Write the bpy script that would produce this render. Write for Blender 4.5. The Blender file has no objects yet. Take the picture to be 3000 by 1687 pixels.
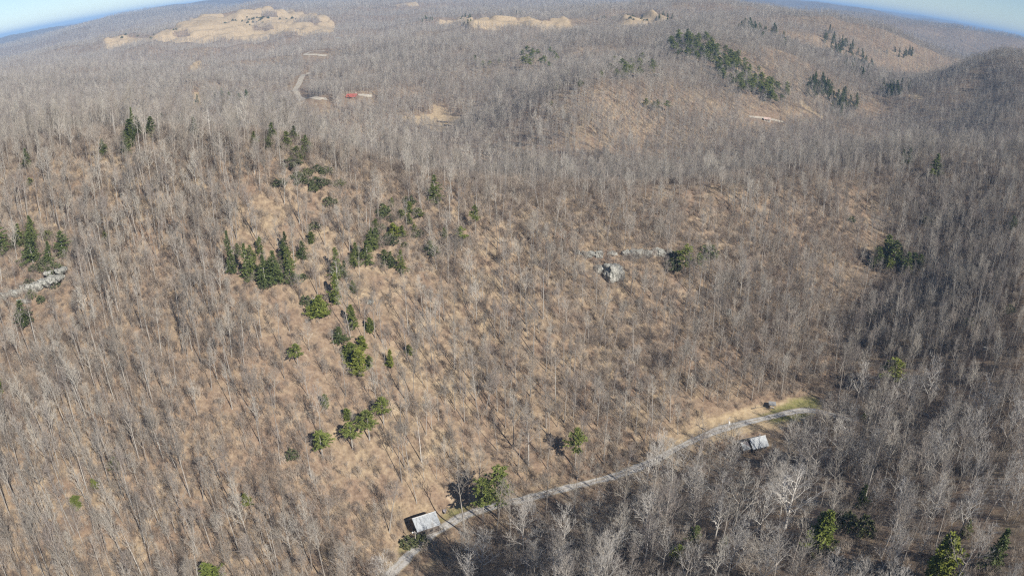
import bpy, math, random
import numpy as np
from mathutils import Vector, Matrix
C = bpy.context.scene
col = C.collection
R = math.radians

# ------------------------------------------------------------------ camera, sky, sun, exposure
CAM_H, PITCH, FL = 173.0, R(22.7), 1.5            # metres above the road, downward tilt, focal length in half-widths
cd = bpy.data.cameras.new("camera"); cam = bpy.data.objects.new("camera", cd); col.objects.link(cam)
cd.type = 'PANO'; cd.panorama_type = 'FISHEYE_EQUISOLID'
cd.sensor_width = 36.0; cd.sensor_fit = 'HORIZONTAL'; cd.fisheye_lens = 18.0 * FL; cd.fisheye_fov = R(170)
cd.clip_start = 0.5; cd.clip_end = 80000
cam.location = (0, 0, CAM_H); cam.rotation_euler = (R(90) - PITCH, 0, 0)
C.camera = cam
SUN_EL, SUN_AZ = R(34), R(138)                    # azimuth clockwise from the view direction (+Y)
w = bpy.data.worlds.new("World"); C.world = w; w.use_nodes = True
nt = w.node_tree; bg = nt.nodes["Background"]
sky = nt.nodes.new("ShaderNodeTexSky"); sky.sky_type = 'NISHITA'; sky.sun_disc = False
sky.sun_elevation = SUN_EL; sky.sun_rotation = SUN_AZ; sky.altitude = 400; sky.air_density = 0.75; sky.dust_density = 0.0; sky.ozone_density = 3.0
nt.links.new(sky.outputs[0], bg.inputs[0]); bg.inputs[1].default_value = 0.072
sd = bpy.data.lights.new("sun", 'SUN'); sd.energy = 5.0; sd.angle = R(0.5); sd.color = (1.0, 0.94, 0.85)
so = bpy.data.objects.new("sun", sd); col.objects.link(so)
sdir = Vector((math.sin(SUN_AZ) * math.cos(SUN_EL), math.cos(SUN_AZ) * math.cos(SUN_EL), math.sin(SUN_EL)))
so.rotation_euler = sdir.to_track_quat('Z', 'Y').to_euler(); so.location = (0, 0, 900)
C.cycles.use_denoising = False; C.cycles.filter_width = 1.25
C.view_settings.view_transform = 'Standard'; C.view_settings.look = 'None'
C.view_settings.exposure = 0.5; C.view_settings.gamma = 1; C.view_settings.use_curve_mapping = False

# ------------------------------------------------------------------ maths helpers
HW = 1288.0; HH = HW * 1687 / 3000                # plan coordinates of the picture: 2576 wide
def ray(px, py):
    px = np.asarray(px, float); py = np.asarray(py, float)
    x = (px - HW) / HW; y = (HH - py) / HW
    r = np.hypot(x, y) + 1e-9; th = 2 * np.arcsin(np.clip(r / (2 * FL), 0, 1)); k = np.sin(th) / r
    X = x * k; U = y * k; F = np.cos(th)
    return X, F * math.cos(PITCH) + U * math.sin(PITCH), U * math.cos(PITCH) - F * math.sin(PITCH)
def azt(px, py):
    X, Y, Z = ray(px, py); h = np.hypot(X, Y)
    return np.arctan2(X, Y), Z / h
def project(x, y, z):
    X = np.asarray(x, float); Y = np.asarray(y, float); Z = np.asarray(z, float) - CAM_H
    F = Y * math.cos(PITCH) - Z * math.sin(PITCH); U = Y * math.sin(PITCH) + Z * math.cos(PITCH)
    n = np.sqrt(X * X + U * U + F * F); th = np.arccos(np.clip(F / n, -1, 1)); rr = 2 * FL * np.sin(th / 2)
    q = np.hypot(X, U) + 1e-9
    return HW + HW * rr * X / q, HH - HW * rr * U / q
def hash2(ix, iy, s):
    h = (ix.astype(np.int64) * 374761393 + iy.astype(np.int64) * 668265263 + s * 1442695041) & 0xffffffff
    h = ((h ^ (h >> 13)) * 1274126177) & 0xffffffff
    return ((h ^ (h >> 16)) & 0xffff) / 65535.0
def vnoise(x, y, s=0):
    ix = np.floor(x); iy = np.floor(y); fx = x - ix; fy = y - iy
    u = fx * fx * fx * (fx * (fx * 6 - 15) + 10); v = fy * fy * fy * (fy * (fy * 6 - 15) + 10)
    ix = ix.astype(np.int64); iy = iy.astype(np.int64)
    a = hash2(ix, iy, s); b = hash2(ix + 1, iy, s); c = hash2(ix, iy + 1, s); d = hash2(ix + 1, iy + 1, s)
    return (a * (1 - u) + b * u) * (1 - v) + (c * (1 - u) + d * u) * v
def fbm(x, y, s=0, o=4):
    t = 0; a = 0.5
    for k in range(o):
        t = t + a * (vnoise(x * 2 ** k + 17.3 * k, y * 2 ** k - 9.1 * k, s + k) - 0.5); a *= 0.5
    return t * 2
def ridged(x, y, s=0, o=4):
    t = 0; a = 0.5
    for k in range(o):
        t = t + a * (1 - np.abs(2 * vnoise(x * 2 ** k + 31.7 * k, y * 2 ** k + 5.3 * k, s + k) - 1)); a *= 0.5
    return t
def sstep(a, b, x):
    t = np.clip((x - a) / (b - a), 0, 1); return t * t * (3 - 2 * t)

# ------------------------------------------------------------------ the shape of the land
CP = []                                            # (azimuth, ln distance, height)
def cp(px, py, z):                                 # a seen point of known height
    a, t = azt(px, py); CP.append((float(a), math.log((z - CAM_H) / t), z))
def cq(px, py, d):                                 # a seen point at known distance
    a, t = azt(px, py); CP.append((float(a), math.log(d), CAM_H + d * float(t)))
def ch(px, d, z):                                  # a hidden point
    a, t = azt(px, 450); CP.append((float(a), math.log(d), z))
def prof(px, pb, zb, pc, zc, pys):                  # an even slope from a foot point to a crest point
    (_, tb), (_, tc) = azt(px, pb), azt(px, pc); db = (zb - CAM_H) / tb; dc = (zc - CAM_H) / tc; g = (zc - zb) / (dc - db)
    cp(px, pb, zb); cp(px, pc, zc)
    for py in pys:
        t = float(azt(px, py)[1]); d = (CAM_H - zb + g * db) / (g - t); cp(px, py, CAM_H + d * t)
for px, pb, zb, pc, zc, pys in [(0,1449,29,400,114,(1200,950,720,540)),(200,1449,23,365,115,(1200,950,720,520)),(400,1449,17,355,113,(1200,950,720,520)),(600,1449,12,382,107,(1200,950,720,520)),(800,1449,6,390,101,(1200,950,720,520)),
        (1000,1425,0,440,88,(1200,950,720,560)),(1200,1286,2,480,78,(1080,880,700,570)),(1400,1237,4,497,71,(1060,880,700,580)),(1600,1180,5,495,67,(1020,860,700,580)),(1800,1086,9,470,65,(950,820,680,560)),(2000,1036,11,425,63,(900,780,640,520))]: prof(px, pb, zb, pc, zc, pys)
for p in [(2060,1040,12),(1075,1330,1),(2110,900,17),(2150,780,24),(2200,660,32),(2270,560,40),(2230,395,61),(2450,385,60),(2330,760,33),(2320,950,26),(2500,1000,36),(2500,700,52),(2480,520,59),(2576,1200,46),
          (1200,1449,6),(1500,1449,26),(1900,1449,42),(2400,1449,50),(1700,1300,16),(2000,1250,25),(2500,1250,46)]: cp(*p)
for p in [(100,560,84),(300,560,80),(300,800,66),(500,480,66),(500,700,38),(700,450,62),(700,640,28),(900,440,54),(900,640,18),(1100,450,42),(1100,600,10),
          (1300,470,32),(1300,580,8),(1600,500,26),(1600,620,8),(1900,590,28),(1900,720,14),(2200,720,34),(2200,830,20),(2500,800,40),(1000,1900,48),(1430,1150,42),(1600,1180,48),(300,2000,58),(690,3500,62),(300,3300,60),(1350,2700,70),(1750,3000,90),(2300,2400,70),(1000,4200,36),(1300,3300,48),(690,4200,36),(300,4200,36),(1500,3300,60),(1150,2700,62)]: ch(*p)
for p in [(100,250,1000),(250,160,1800),(500,180,1700),(740,190,1320),(700,260,1020),(885,242,1000),(1100,295,930),(1100,325,880),(1300,400,722),(1430,190,862),(1560,200,850),(1600,330,800),(1500,300,770),
          (1350,115,1450),(1350,80,1700),(1350,52,1950),(1500,60,1850),(1560,36,2200),(1000,25,3400),(1700,110,1180),(1850,190,1050),(1950,250,1000),(1930,303,930),(2000,150,1230),(2000,60,1800),(1750,3,2300),(1600,20,2300),
          (2330,225,1700),(2330,330,1050),(2500,160,1350),(2500,300,1000),(2250,110,1900),(2150,250,1200),
          (560,40,2850),(690,27,2900),(800,42,2850),(440,72,2800),(300,95,2800),(700,74,2450),(500,97,2350),(340,110,2400),(820,75,2500),(830,140,1600),(500,260,1000),(20,200,1500),(900,60,2600),(1150,120,1500),(1650,180,950)]: cq(*p)
CP = np.array(CP)
def tps(r2): return 0.5 * r2 * np.log(r2 + 1e-12)
_n = len(CP); _S = 1.25
_P = np.c_[CP[:, 0] * _S, CP[:, 1]]
_r2 = ((_P[:, None] - _P[None]) ** 2).sum(-1)
_A = np.zeros((_n + 3, _n + 3)); _A[:_n, :_n] = tps(_r2) + np.eye(_n) * 1.5e-3
_A[:_n, _n] = 1; _A[:_n, _n + 1:] = _P; _A[_n:, :_n] = _A[:_n, _n:].T
_W = np.linalg.solve(_A, np.r_[CP[:, 2], 0, 0, 0])
def rbf(az, ld):
    a = np.clip(az, R(-52), R(52)) * _S; l = np.clip(ld, math.log(140), math.log(4200))
    o = _W[_n] + _W[_n + 1] * a + _W[_n + 2] * l
    for k in range(_n): o = o + _W[k] * tps((a - _P[k, 0]) ** 2 + (l - _P[k, 1]) ** 2)
    return o
def zbase(az, d):
    ld = np.log(d); x = d * np.sin(az); y = d * np.cos(az)
    near = rbf(az, ld)
    amp = np.interp(d, [150, 300, 600, 1000, 2000, 4000], [1.2, 2.4, 4.5, 9, 14, 20])
    rid = np.interp(d, [150, 500, 850, 1300, 2000, 4000], [0, 2, 26, 60, 72, 30])
    near = near + amp * fbm(x / 150, y / 150, 3, 4) + rid * (ridged(x / 420, y / 420, 11, 3) - 0.55) + 0.9 * fbm(x / 28, y / 28, 8, 3)
    far = 10 + (125 + 60 * sstep(5200, 9500, d)) * ridged(x / 2300, y / 2300, 21, 5) * (0.75 + 0.7 * vnoise(x / 6100, y / 6100, 29)) + 22 * np.sin(x / 5200 + 1.0) + np.clip(d - 9000, 0, 16000) / 16000 * 55 + 60 * fbm(x / 800, y / 800, 33, 4) - (d / 1000) ** 2 * 0.0785
    far = np.where(far > 170, 170 + 70 * np.tanh((far - 170) / 70), far); k = sstep(2900, 4600, d)
    return near * (1 - k) + far * k
def hit0(px, py, zf):
    a, t = azt(px, py); ds = np.exp(np.linspace(math.log(90), math.log(9000), 1400))
    z = zf(np.full_like(ds, float(a)), ds); rz = CAM_H + ds * float(t)
    i = np.argmax(z >= rz)
    if i == 0: i = len(ds) - 1
    return ds[i] * math.sin(a), ds[i] * math.cos(a), z[i]
# the road: pixels of its middle line in the photograph, laid on the land
RP = [(940,1490),(980,1449),(1050,1380),(1120,1328),(1180,1295),(1260,1268),(1340,1252),(1450,1225),(1550,1196),(1640,1165),(1720,1120),(1800,1085),(1870,1066),(1950,1048),(2020,1034),(2080,1042),(2150,1060)]
road0 = np.array([hit0(a, b, zbase) for a, b in RP])
def resample(p, step):
    p = np.asarray(p, float)
    # Catmull-Rom through the points
    q = np.vstack([2 * p[0] - p[1], p, 2 * p[-1] - p[-2]]); out = []
    for i in range(1, len(q) - 2):
        n = max(2, int(np.linalg.norm(q[i + 1] - q[i]) / step))
        for k in range(n):
            t = k / n
            out.append(0.5 * (2 * q[i] + (q[i + 1] - q[i - 1]) * t + (2 * q[i - 1] - 5 * q[i] + 4 * q[i + 1] - q[i + 2]) * t * t + (3 * q[i] - q[i - 1] - 3 * q[i + 1] + q[i + 2]) * t ** 3))
    out.append(q[-2]); return np.array(out)
road = resample(road0, 2.0)
for _ in range(30): road[1:-1, 2] = 0.5 * road[1:-1, 2] + 0.25 * (road[:-2, 2] + road[2:, 2])
PADS = []                                          # flat building sites: x, y, z, inner and outer radius
def dseg(x, y, pl):
    best = np.full(np.shape(x), 1e9); zz = np.zeros(np.shape(x))
    for i in range(len(pl)):
        q = (x - pl[i, 0]) ** 2 + (y - pl[i, 1]) ** 2
        m = q < best; best = np.where(m, q, best); zz = np.where(m, pl[i, 2], zz)
    return np.sqrt(best), zz
def zfun(az, d):
    az = np.asarray(az, float); d = np.asarray(d, float)
    z = zbase(az, d); x = d * np.sin(az); y = d * np.cos(az)
    m = (d < 420) & (d > 120) & (az > -0.45) & (az < 0.9)
    if np.any(m):
        r, rz = dseg(x[m], y[m], road)
        k = sstep(12, 2.6, r); zz = z[m] * (1 - k) + rz * k
        for px, py, pz, a, b in PADS:
            k = sstep(b, a, np.hypot(x[m] - px, y[m] - py)); zz = zz * (1 - k) + pz * k
        z = z.copy(); z[m] = zz
    return z
BARN = np.array((-29.6, 199.4)); SHED = np.array((94.0, 235.0))
for c, a, b in ((BARN, 5.5, 11), (SHED, 4.5, 9)):
    dd = float(np.hypot(*c)); zz = float(zfun(np.array([math.atan2(c[0], c[1])]), np.array([dd]))[0]); PADS.append((c[0], c[1], zz, a, b))
def ground(x, y):
    x = np.atleast_1d(np.asarray(x, float)); y = np.atleast_1d(np.asarray(y, float))
    return zfun(np.arctan2(x, y), np.hypot(x, y))
def g1(x, y): return float(ground(x, y)[0])
def hit(px, py): return hit0(px, py, zfun)

# ------------------------------------------------------------------ mesh helpers
class MB:
    def __init__(s): s.v = []; s.f = []; s.m = []; s.n = 0
    def add(s, vs, fs, mi=0):
        s.v.extend(vs); s.f.extend([tuple(i + s.n for i in f) for f in fs]); s.m.extend([mi] * len(fs)); s.n += len(vs)
    def box(s, c, h, rz=0.0, mi=0, M=None):
        cs, sn = math.cos(rz), math.sin(rz); vs = []
        for k in (-1, 1):
            for j, i in ((-1, -1), (-1, 1), (1, 1), (1, -1)):
                x, y = i * h[0], j * h[1]; vs.append((c[0] + x * cs - y * sn, c[1] + x * sn + y * cs, c[2] + k * h[2]))
        s.add(vs, [(3, 2, 1, 0), (4, 5, 6, 7), (0, 1, 5, 4), (1, 2, 6, 5), (2, 3, 7, 6), (3, 0, 4, 7)], mi)
    def tube(s, pts, rad, sides=4, mi=0, cap=False):
        pts = [Vector(p) for p in pts]; n = len(pts); vs = []; fs = []; prev = None
        for i, p in enumerate(pts):
            t = (pts[min(i + 1, n - 1)] - pts[max(i - 1, 0)]).normalized()
            a = t.orthogonal().normalized() if prev is None else (prev - t * prev.dot(t)).normalized()
            prev = a; b = t.cross(a)
            for k in range(sides):
                q = 2 * math.pi * k / sides; vs.append(p + (a * math.cos(q) + b * math.sin(q)) * rad[i])
        for i in range(n - 1):
            for k in range(sides):
                k2 = (k + 1) % sides; fs.append((i * sides + k, i * sides + k2, (i + 1) * sides + k2, (i + 1) * sides + k))
        if cap: fs.append(tuple(range(sides - 1, -1, -1))); fs.append(tuple((n - 1) * sides + k for k in range(sides)))
        s.add(vs, fs, mi)
    def spike(s, p, q, r, mi=0):                    # three sided twig that ends in a point
        p = Vector(p); q = Vector(q); t = (q - p).normalized(); a = t.orthogonal().normalized(); b = t.cross(a)
        vs = [p + a * r, p + (-0.5 * a + 0.866 * b) * r, p + (-0.5 * a - 0.866 * b) * r, q]
        s.add(vs, [(0, 1, 3), (1, 2, 3), (2, 0, 3)], mi)
    def mesh(s, name, mats, smooth=False):
        me = bpy.data.meshes.new(name); me.from_pydata([tuple(v) for v in s.v], [], s.f)
        for m in mats: me.materials.append(m)
        if len(mats) > 1: me.polygons.foreach_set("material_index", s.m)
        if smooth: me.polygons.foreach_set("use_smooth", [True] * len(me.polygons))
        me.update(); return me
def ob(name, data, parent=None, **kw):
    o = bpy.data.objects.new(name, data); col.objects.link(o)
    if parent is not None: o.parent = parent
    for k, v in kw.items(): o[k] = v
    return o
def thing(name, label, cat, loc=(0, 0, 0), rz=0.0, group=None):
    o = ob(name, None); o.location = loc; o.rotation_euler = (0, 0, rz); o.empty_display_size = 0.5
    o["label"] = label; o["category"] = cat
    if group: o["group"] = group
    return o

# ------------------------------------------------------------------ materials
def mat(name, rough=0.9):
    m = bpy.data.materials.new(name); m.use_nodes = True
    b = m.node_tree.nodes["Principled BSDF"]; b.inputs["Roughness"].default_value = rough
    b.inputs["Specular IOR Level"].default_value = 0.25
    return m, m.node_tree, b
def ramp(nt, src, stops, interp='LINEAR'):
    n = nt.nodes.new("ShaderNodeValToRGB"); e = n.color_ramp.elements; n.color_ramp.interpolation = interp
    while len(e) < len(stops): e.new(0.5)
    for k, (p, c) in enumerate(stops): e[k].position = p; e[k].color = (*c, 1)
    nt.links.new(src, n.inputs[0]); return n.outputs[0]
def noise(nt, scale, detail=4, rough=0.6, vec=None, dist=0.0):
    n = nt.nodes.new("ShaderNodeTexNoise"); n.inputs["Scale"].default_value = scale; n.inputs["Detail"].default_value = detail
    n.inputs["Roughness"].default_value = rough; n.inputs["Distortion"].default_value = dist
    if vec is not None: nt.links.new(vec, n.inputs["Vector"])
    return n.outputs["Fac"]
def mix(nt, fac, a, b, blend='MIX'):
    n = nt.nodes.new("ShaderNodeMix"); n.data_type = 'RGBA'; n.blend_type = blend
    for sock, v in ((n.inputs[0], fac), (n.inputs[6], a), (n.inputs[7], b)):
        if isinstance(v, bpy.types.NodeSocket): nt.links.new(v, sock)
        elif isinstance(v, (int, float)): sock.default_value = v
        else: sock.default_value = (*v, 1)
    return n.outputs[2]
def coords(nt, kind="Object"): return nt.nodes.new("ShaderNodeTexCoord").outputs[kind]
def mapped(nt, vec, scale):
    n = nt.nodes.new("ShaderNodeMapping"); n.inputs["Scale"].default_value = scale; nt.links.new(vec, n.inputs["Vector"]); return n.outputs[0]
def rnd(nt): return nt.nodes.new("ShaderNodeObjectInfo").outputs["Random"]
def bump(nt, b, h, strength, dist):
    n = nt.nodes.new("ShaderNodeBump"); n.inputs["Strength"].default_value = strength; n.inputs["Distance"].default_value = dist
    nt.links.new(h, n.inputs["Height"]); nt.links.new(n.outputs[0], b.inputs["Normal"])
def simple(name, stops, scale, rough=0.9, detail=5, sc=(1, 1, 1), bmp=0.0, metallic=0.0, obr=0.0):
    m, nt, b = mat(name, rough); v = mapped(nt, coords(nt), sc); f = noise(nt, scale, detail, 0.65, v)
    c = ramp(nt, f, stops)
    if obr: c = mix(nt, 1.0, c, ramp(nt, rnd(nt), [(0, (1 - obr,) * 3), (1, (1 + obr,) * 3)]), 'MULTIPLY')
    nt.links.new(c, b.inputs["Base Color"]); b.inputs["Metallic"].default_value = metallic
    if bmp: bump(nt, b, f, bmp, 0.3)
    return m

def ground_material():
    m, nt, b = mat("leaf_litter", 1.0); L = nt.links.new; v = coords(nt)
    big = noise(nt, 0.012, 4, 0.6, v); mid = noise(nt, 0.09, 4, 0.65, v, 0.4); fine = noise(nt, 0.45, 7, 0.75, v); tiny = noise(nt, 3.5, 3, 0.7, v)
    tan = ramp(nt, fine, [(0.28, (0.10, 0.075, 0.05)), (0.45, (0.235, 0.178, 0.118)), (0.60, (0.36, 0.28, 0.182)), (0.75, (0.50, 0.41, 0.28))])
    red = ramp(nt, fine, [(0.28, (0.085, 0.06, 0.044)), (0.48, (0.20, 0.14, 0.098)), (0.72, (0.33, 0.245, 0.17))])
    c = mix(nt, ramp(nt, mid, [(0.40, (0, 0, 0)), (0.62, (1, 1, 1))]), tan, red)
    c = mix(nt, ramp(nt, big, [(0.42, (0, 0, 0)), (0.62, (0.55,) * 3)]), c, red)
    pale = ramp(nt, tiny, [(0.3, (0.38, 0.29, 0.19)), (0.7, (0.60, 0.50, 0.36))])
    c = mix(nt, ramp(nt, noise(nt, 0.045, 5, 0.7, v, 0.6), [(0.60, (0, 0, 0)), (0.74, (0.8,) * 3)]), c, pale)
    at = nt.nodes.new("ShaderNodeAttribute"); at.attribute_name = "cover"; sp = nt.nodes.new("ShaderNodeSeparateColor"); L(at.outputs["Color"], sp.inputs[0])
    def edge(sock, lo=0.35, hi=0.65):
        q = nt.nodes.new("ShaderNodeMath"); q.operation = 'ADD'; L(sock, q.inputs[0])
        q2 = nt.nodes.new("ShaderNodeMath"); q2.operation = 'MULTIPLY_ADD'; L(noise(nt, 0.25, 5, 0.7, v), q2.inputs[0]); q2.inputs[1].default_value = 0.7; q2.inputs[2].default_value = -0.35
        L(q2.outputs[0], q.inputs[1]); return ramp(nt, q.outputs[0], [(lo, (0, 0, 0)), (hi, (1, 1, 1))])
    straw = ramp(nt, noise(nt, 0.35, 6, 0.75, v), [(0.28, (0.19, 0.14, 0.085)), (0.5, (0.40, 0.305, 0.19)), (0.72, (0.52, 0.42, 0.275))])
    c = mix(nt, edge(sp.outputs[0]), c, straw)
    lawn = ramp(nt, noise(nt, 0.6, 5, 0.75, v), [(0.3, (0.12, 0.12, 0.045)), (0.5, (0.23, 0.22, 0.085)), (0.72, (0.36, 0.31, 0.15))])
    c = mix(nt, edge(sp.outputs[1]), c, lawn)
    wood = ramp(nt, noise(nt, 0.02, 6, 0.75, v), [(0.3, (0.10, 0.085, 0.075)), (0.55, (0.17, 0.145, 0.125)), (0.75, (0.24, 0.21, 0.18))])
    c = mix(nt, sp.outputs[2], c, wood)
    L(c, b.inputs["Base Color"]); bump(nt, b, fine, 0.9, 0.35); return m
M_GROUND = ground_material()
def gravel_material():
    m, nt, b = mat("gravel", 0.95); v = coords(nt); L = nt.links.new
    c = ramp(nt, noise(nt, 0.7, 6, 0.75, v), [(0.28, (0.28, 0.262, 0.235)), (0.5, (0.45, 0.43, 0.395)), (0.72, (0.62, 0.60, 0.56))])
    at = nt.nodes.new("ShaderNodeAttribute"); at.attribute_name = "across"; ab = nt.nodes.new("ShaderNodeMath"); ab.operation = 'ABSOLUTE'; L(at.outputs["Fac"], ab.inputs[0])
    ns = nt.nodes.new("ShaderNodeMath"); ns.operation = 'MULTIPLY_ADD'; L(noise(nt, 0.35, 5, 0.7, v), ns.inputs[0]); ns.inputs[1].default_value = 0.9; ns.inputs[2].default_value = -0.45
    sm = nt.nodes.new("ShaderNodeMath"); sm.operation = 'ADD'; L(ab.outputs[0], sm.inputs[0]); L(ns.outputs[0], sm.inputs[1])
    verge = ramp(nt, sm.outputs[0], [(0.0, (0.55,) * 3), (0.22, (0, 0, 0)), (0.66, (0, 0, 0)), (0.92, (1, 1, 1))])
    lit = ramp(nt, noise(nt, 0.6, 5, 0.7, v), [(0.3, (0.16, 0.125, 0.075)), (0.6, (0.34, 0.27, 0.17))])
    c = mix(nt, verge, c, lit); L(c, b.inputs["Base Color"]); return m
M_GRAVEL = gravel_material()
M_GRIT = simple("gravel", [(0.3, (0.27, 0.255, 0.235)), (0.5, (0.42, 0.41, 0.39)), (0.7, (0.58, 0.565, 0.54))], 0.8, 0.95, 6, bmp=0.4)
M_DIRT = simple("pale_dirt", [(0.3, (0.30, 0.26, 0.20)), (0.6, (0.46, 0.41, 0.33))], 0.3, 0.95, 6)
def bark(name, stops, dark):
    m, nt, b = mat(name, 0.95); base = ramp(nt, rnd(nt), stops)
    f = noise(nt, 1.6, 4, 0.7, mapped(nt, coords(nt), (1, 1, 0.35)))
    c = mix(nt, ramp(nt, f, [(0.35, (dark,) * 3), (0.65, (1.12,) * 3)]), (0, 0, 0), base)
    n = mix(nt, 1.0, base, ramp(nt, f, [(0.35, (dark,) * 3), (0.65, (1.1,) * 3)]), 'MULTIPLY')
    nt.links.new(n, b.inputs["Base Color"]); return m
M_BARK = bark("grey_bark", [(0, (0.24, 0.21, 0.18)), (0.35, (0.36, 0.325, 0.285)), (0.7, (0.45, 0.42, 0.375)), (1, (0.30, 0.255, 0.215))], 0.65)
M_TWIG = bark("bare_twigs", [(0, (0.17, 0.148, 0.125)), (0.25, (0.35, 0.318, 0.272)), (0.5, (0.26, 0.22, 0.193)), (0.75, (0.47, 0.435, 0.375)), (1, (0.30, 0.265, 0.22))], 0.85)
M_WHITE = bark("pale_sycamore_bark", [(0, (0.62, 0.58, 0.52)), (1, (0.68, 0.64, 0.58))], 0.72)
M_PALE = bark("pale_limbs", [(0, (0.36, 0.335, 0.30)), (0.5, (0.47, 0.44, 0.40)), (1, (0.58, 0.55, 0.50))], 0.75)
M_BRUSH = bark("brush_stems", [(0, (0.17, 0.135, 0.112)), (0.5, (0.32, 0.265, 0.215)), (1, (0.46, 0.395, 0.32))], 0.8)
def needles(name, lo, mid, hi):
    m, nt, b = mat(name, 0.75); v = coords(nt)
    f = noise(nt, 0.9, 4, 0.7, v); c = ramp(nt, f, [(0.3, lo), (0.52, mid), (0.72, hi)])
    c = mix(nt, 1.0, c, ramp(nt, rnd(nt), [(0, (0.75, 0.75, 0.8)), (0.5, (1, 1, 1)), (1, (1.25, 1.15, 0.95))]), 'MULTIPLY')
    nt.links.new(c, b.inputs["Base Color"])
    b.inputs["Transmission Weight"].default_value = 0.0
    return m
M_PINE = needles("pine_needles", (0.09, 0.115, 0.028), (0.165, 0.195, 0.045), (0.26, 0.28, 0.075))
M_HEML = needles("dark_needles", (0.055, 0.078, 0.026), (0.105, 0.132, 0.042), (0.17, 0.195, 0.065))
M_CEDAR = needles("cedar_foliage", (0.07, 0.095, 0.02), (0.14, 0.17, 0.034), (0.23, 0.25, 0.06))
M_LEAF = needles("broad_evergreen_leaves", (0.055, 0.068, 0.030), (0.095, 0.11, 0.048), (0.15, 0.16, 0.08))
M_ROCK = None
def rock_material():
    m, nt, b = mat("sandstone", 0.95); v = coords(nt)
    f = noise(nt, 0.7, 6, 0.7, v); g = noise(nt, 1.0, 5, 0.7, mapped(nt, v, (1.6, 1.6, 0.22)), 0.5)
    c = ramp(nt, f, [(0.3, (0.18, 0.18, 0.155)), (0.5, (0.36, 0.35, 0.31)), (0.72, (0.54, 0.53, 0.47))])
    c = mix(nt, ramp(nt, g, [(0.40, (0.9,) * 3), (0.54, (0, 0, 0))]), c, (0.10, 0.10, 0.085))
    nt.links.new(c, b.inputs["Base Color"]); bump(nt, b, g, 0.8, 0.5); return m
M_ROCK = rock_material()
def tin(name, c0, c1, rust, amount):
    m, nt, b = mat(name, 0.5); v = coords(nt); b.inputs["Metallic"].default_value = 0.0; b.inputs["Specular IOR Level"].default_value = 0.4
    f = noise(nt, 0.55, 5, 0.65, v); c = ramp(nt, f, [(0.35, c0), (0.62, c1)])
    r = noise(nt, 0.8, 6, 0.75, mapped(nt, v, (1.5, 0.5, 0.5)), 0.6)
    c = mix(nt, ramp(nt, r, [(1 - amount, (0, 0, 0)), (1 - amount + 0.12, (0.8,) * 3)]), c, rust)
    wv = nt.nodes.new("ShaderNodeTexWave"); wv.wave_type = 'BANDS'; wv.bands_direction = 'X'; wv.inputs["Scale"].default_value = 1.6; nt.links.new(v, wv.inputs["Vector"])
    c = mix(nt, 1.0, c, ramp(nt, wv.outputs["Fac"], [(0, (0.84,) * 3), (0.3, (1,) * 3)]), 'MULTIPLY')
    nt.links.new(c, b.inputs["Base Color"]); bump(nt, b, wv.outputs["Fac"], 0.5, 0.04); return m
M_TIN = tin("weathered_tin", (0.25, 0.27, 0.285), (0.40, 0.42, 0.435), (0.14, 0.14, 0.145), 0.48)
M_TIN2 = tin("bright_tin", (0.31, 0.33, 0.34), (0.44, 0.46, 0.47), (0.19, 0.195, 0.20), 0.42)
M_SHADE_TIN = tin("shaded_slope_tin", (0.13, 0.115, 0.12), (0.23, 0.20, 0.205), (0.16, 0.09, 0.06), 0.45)  # roof tin darkened to paint in the wing slope's shade, with brown streaks
M_RED = simple("red_metal_roof", [(0.35, (0.32, 0.085, 0.065)), (0.65, (0.42, 0.13, 0.10))], 0.6, 0.55)
M_BOARD = simple("weathered_boards", [(0.3, (0.075, 0.06, 0.05)), (0.6, (0.16, 0.135, 0.115))], 2.0, 0.95, 5, (6, 6, 0.5), 0.4)
M_LOGW = simple("log_wall", [(0.3, (0.15, 0.085, 0.05)), (0.6, (0.28, 0.17, 0.10))], 2.0, 0.9, 5, (0.5, 0.5, 6))
M_DARK = simple("dark_opening", [(0.3, (0.012, 0.011, 0.01)), (0.7, (0.02, 0.018, 0.016))], 2.0)
M_GLASS = simple("window_glass", [(0.3, (0.03, 0.035, 0.04)), (0.7, (0.05, 0.055, 0.06))], 2.0, 0.15)
M_PAINT = simple("white_paint", [(0.3, (0.70, 0.70, 0.68)), (0.7, (0.80, 0.80, 0.78))], 2.0, 0.6)
M_POLE = simple("pole_wood", [(0.3, (0.34, 0.30, 0.26)), (0.7, (0.48, 0.43, 0.38))], 2.0, 0.9, 4, (3, 3, 0.3))
M_STEEL = simple("grey_steel", [(0.3, (0.46, 0.47, 0.47)), (0.7, (0.58, 0.59, 0.59))], 2.0, 0.5)
M_SHINGLE = simple("grey_shingles", [(0.3, (0.22, 0.22, 0.22)), (0.7, (0.36, 0.36, 0.35))], 3.0, 0.9)
M_PINK = simple("faded_pink_roof", [(0.3, (0.50, 0.36, 0.30)), (0.7, (0.62, 0.48, 0.41))], 1.0, 0.8)
M_BLOCK = simple("pale_block_wall", [(0.3, (0.55, 0.51, 0.42)), (0.7, (0.68, 0.64, 0.53))], 1.0, 0.9)
M_LOG = simple("dead_wood", [(0.3, (0.10, 0.085, 0.075)), (0.7, (0.26, 0.23, 0.20))], 2.0, 0.95, 5, (3, 3, 1))
M_LOGPALE = simple("bleached_wood", [(0.3, (0.42, 0.38, 0.33)), (0.7, (0.60, 0.56, 0.50))], 2.0, 0.95, 5, (3, 3, 1))
M_HULL = simple("faded_hull", [(0.3, (0.36, 0.34, 0.40)), (0.7, (0.56, 0.54, 0.58))], 1.5, 0.5)

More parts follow.
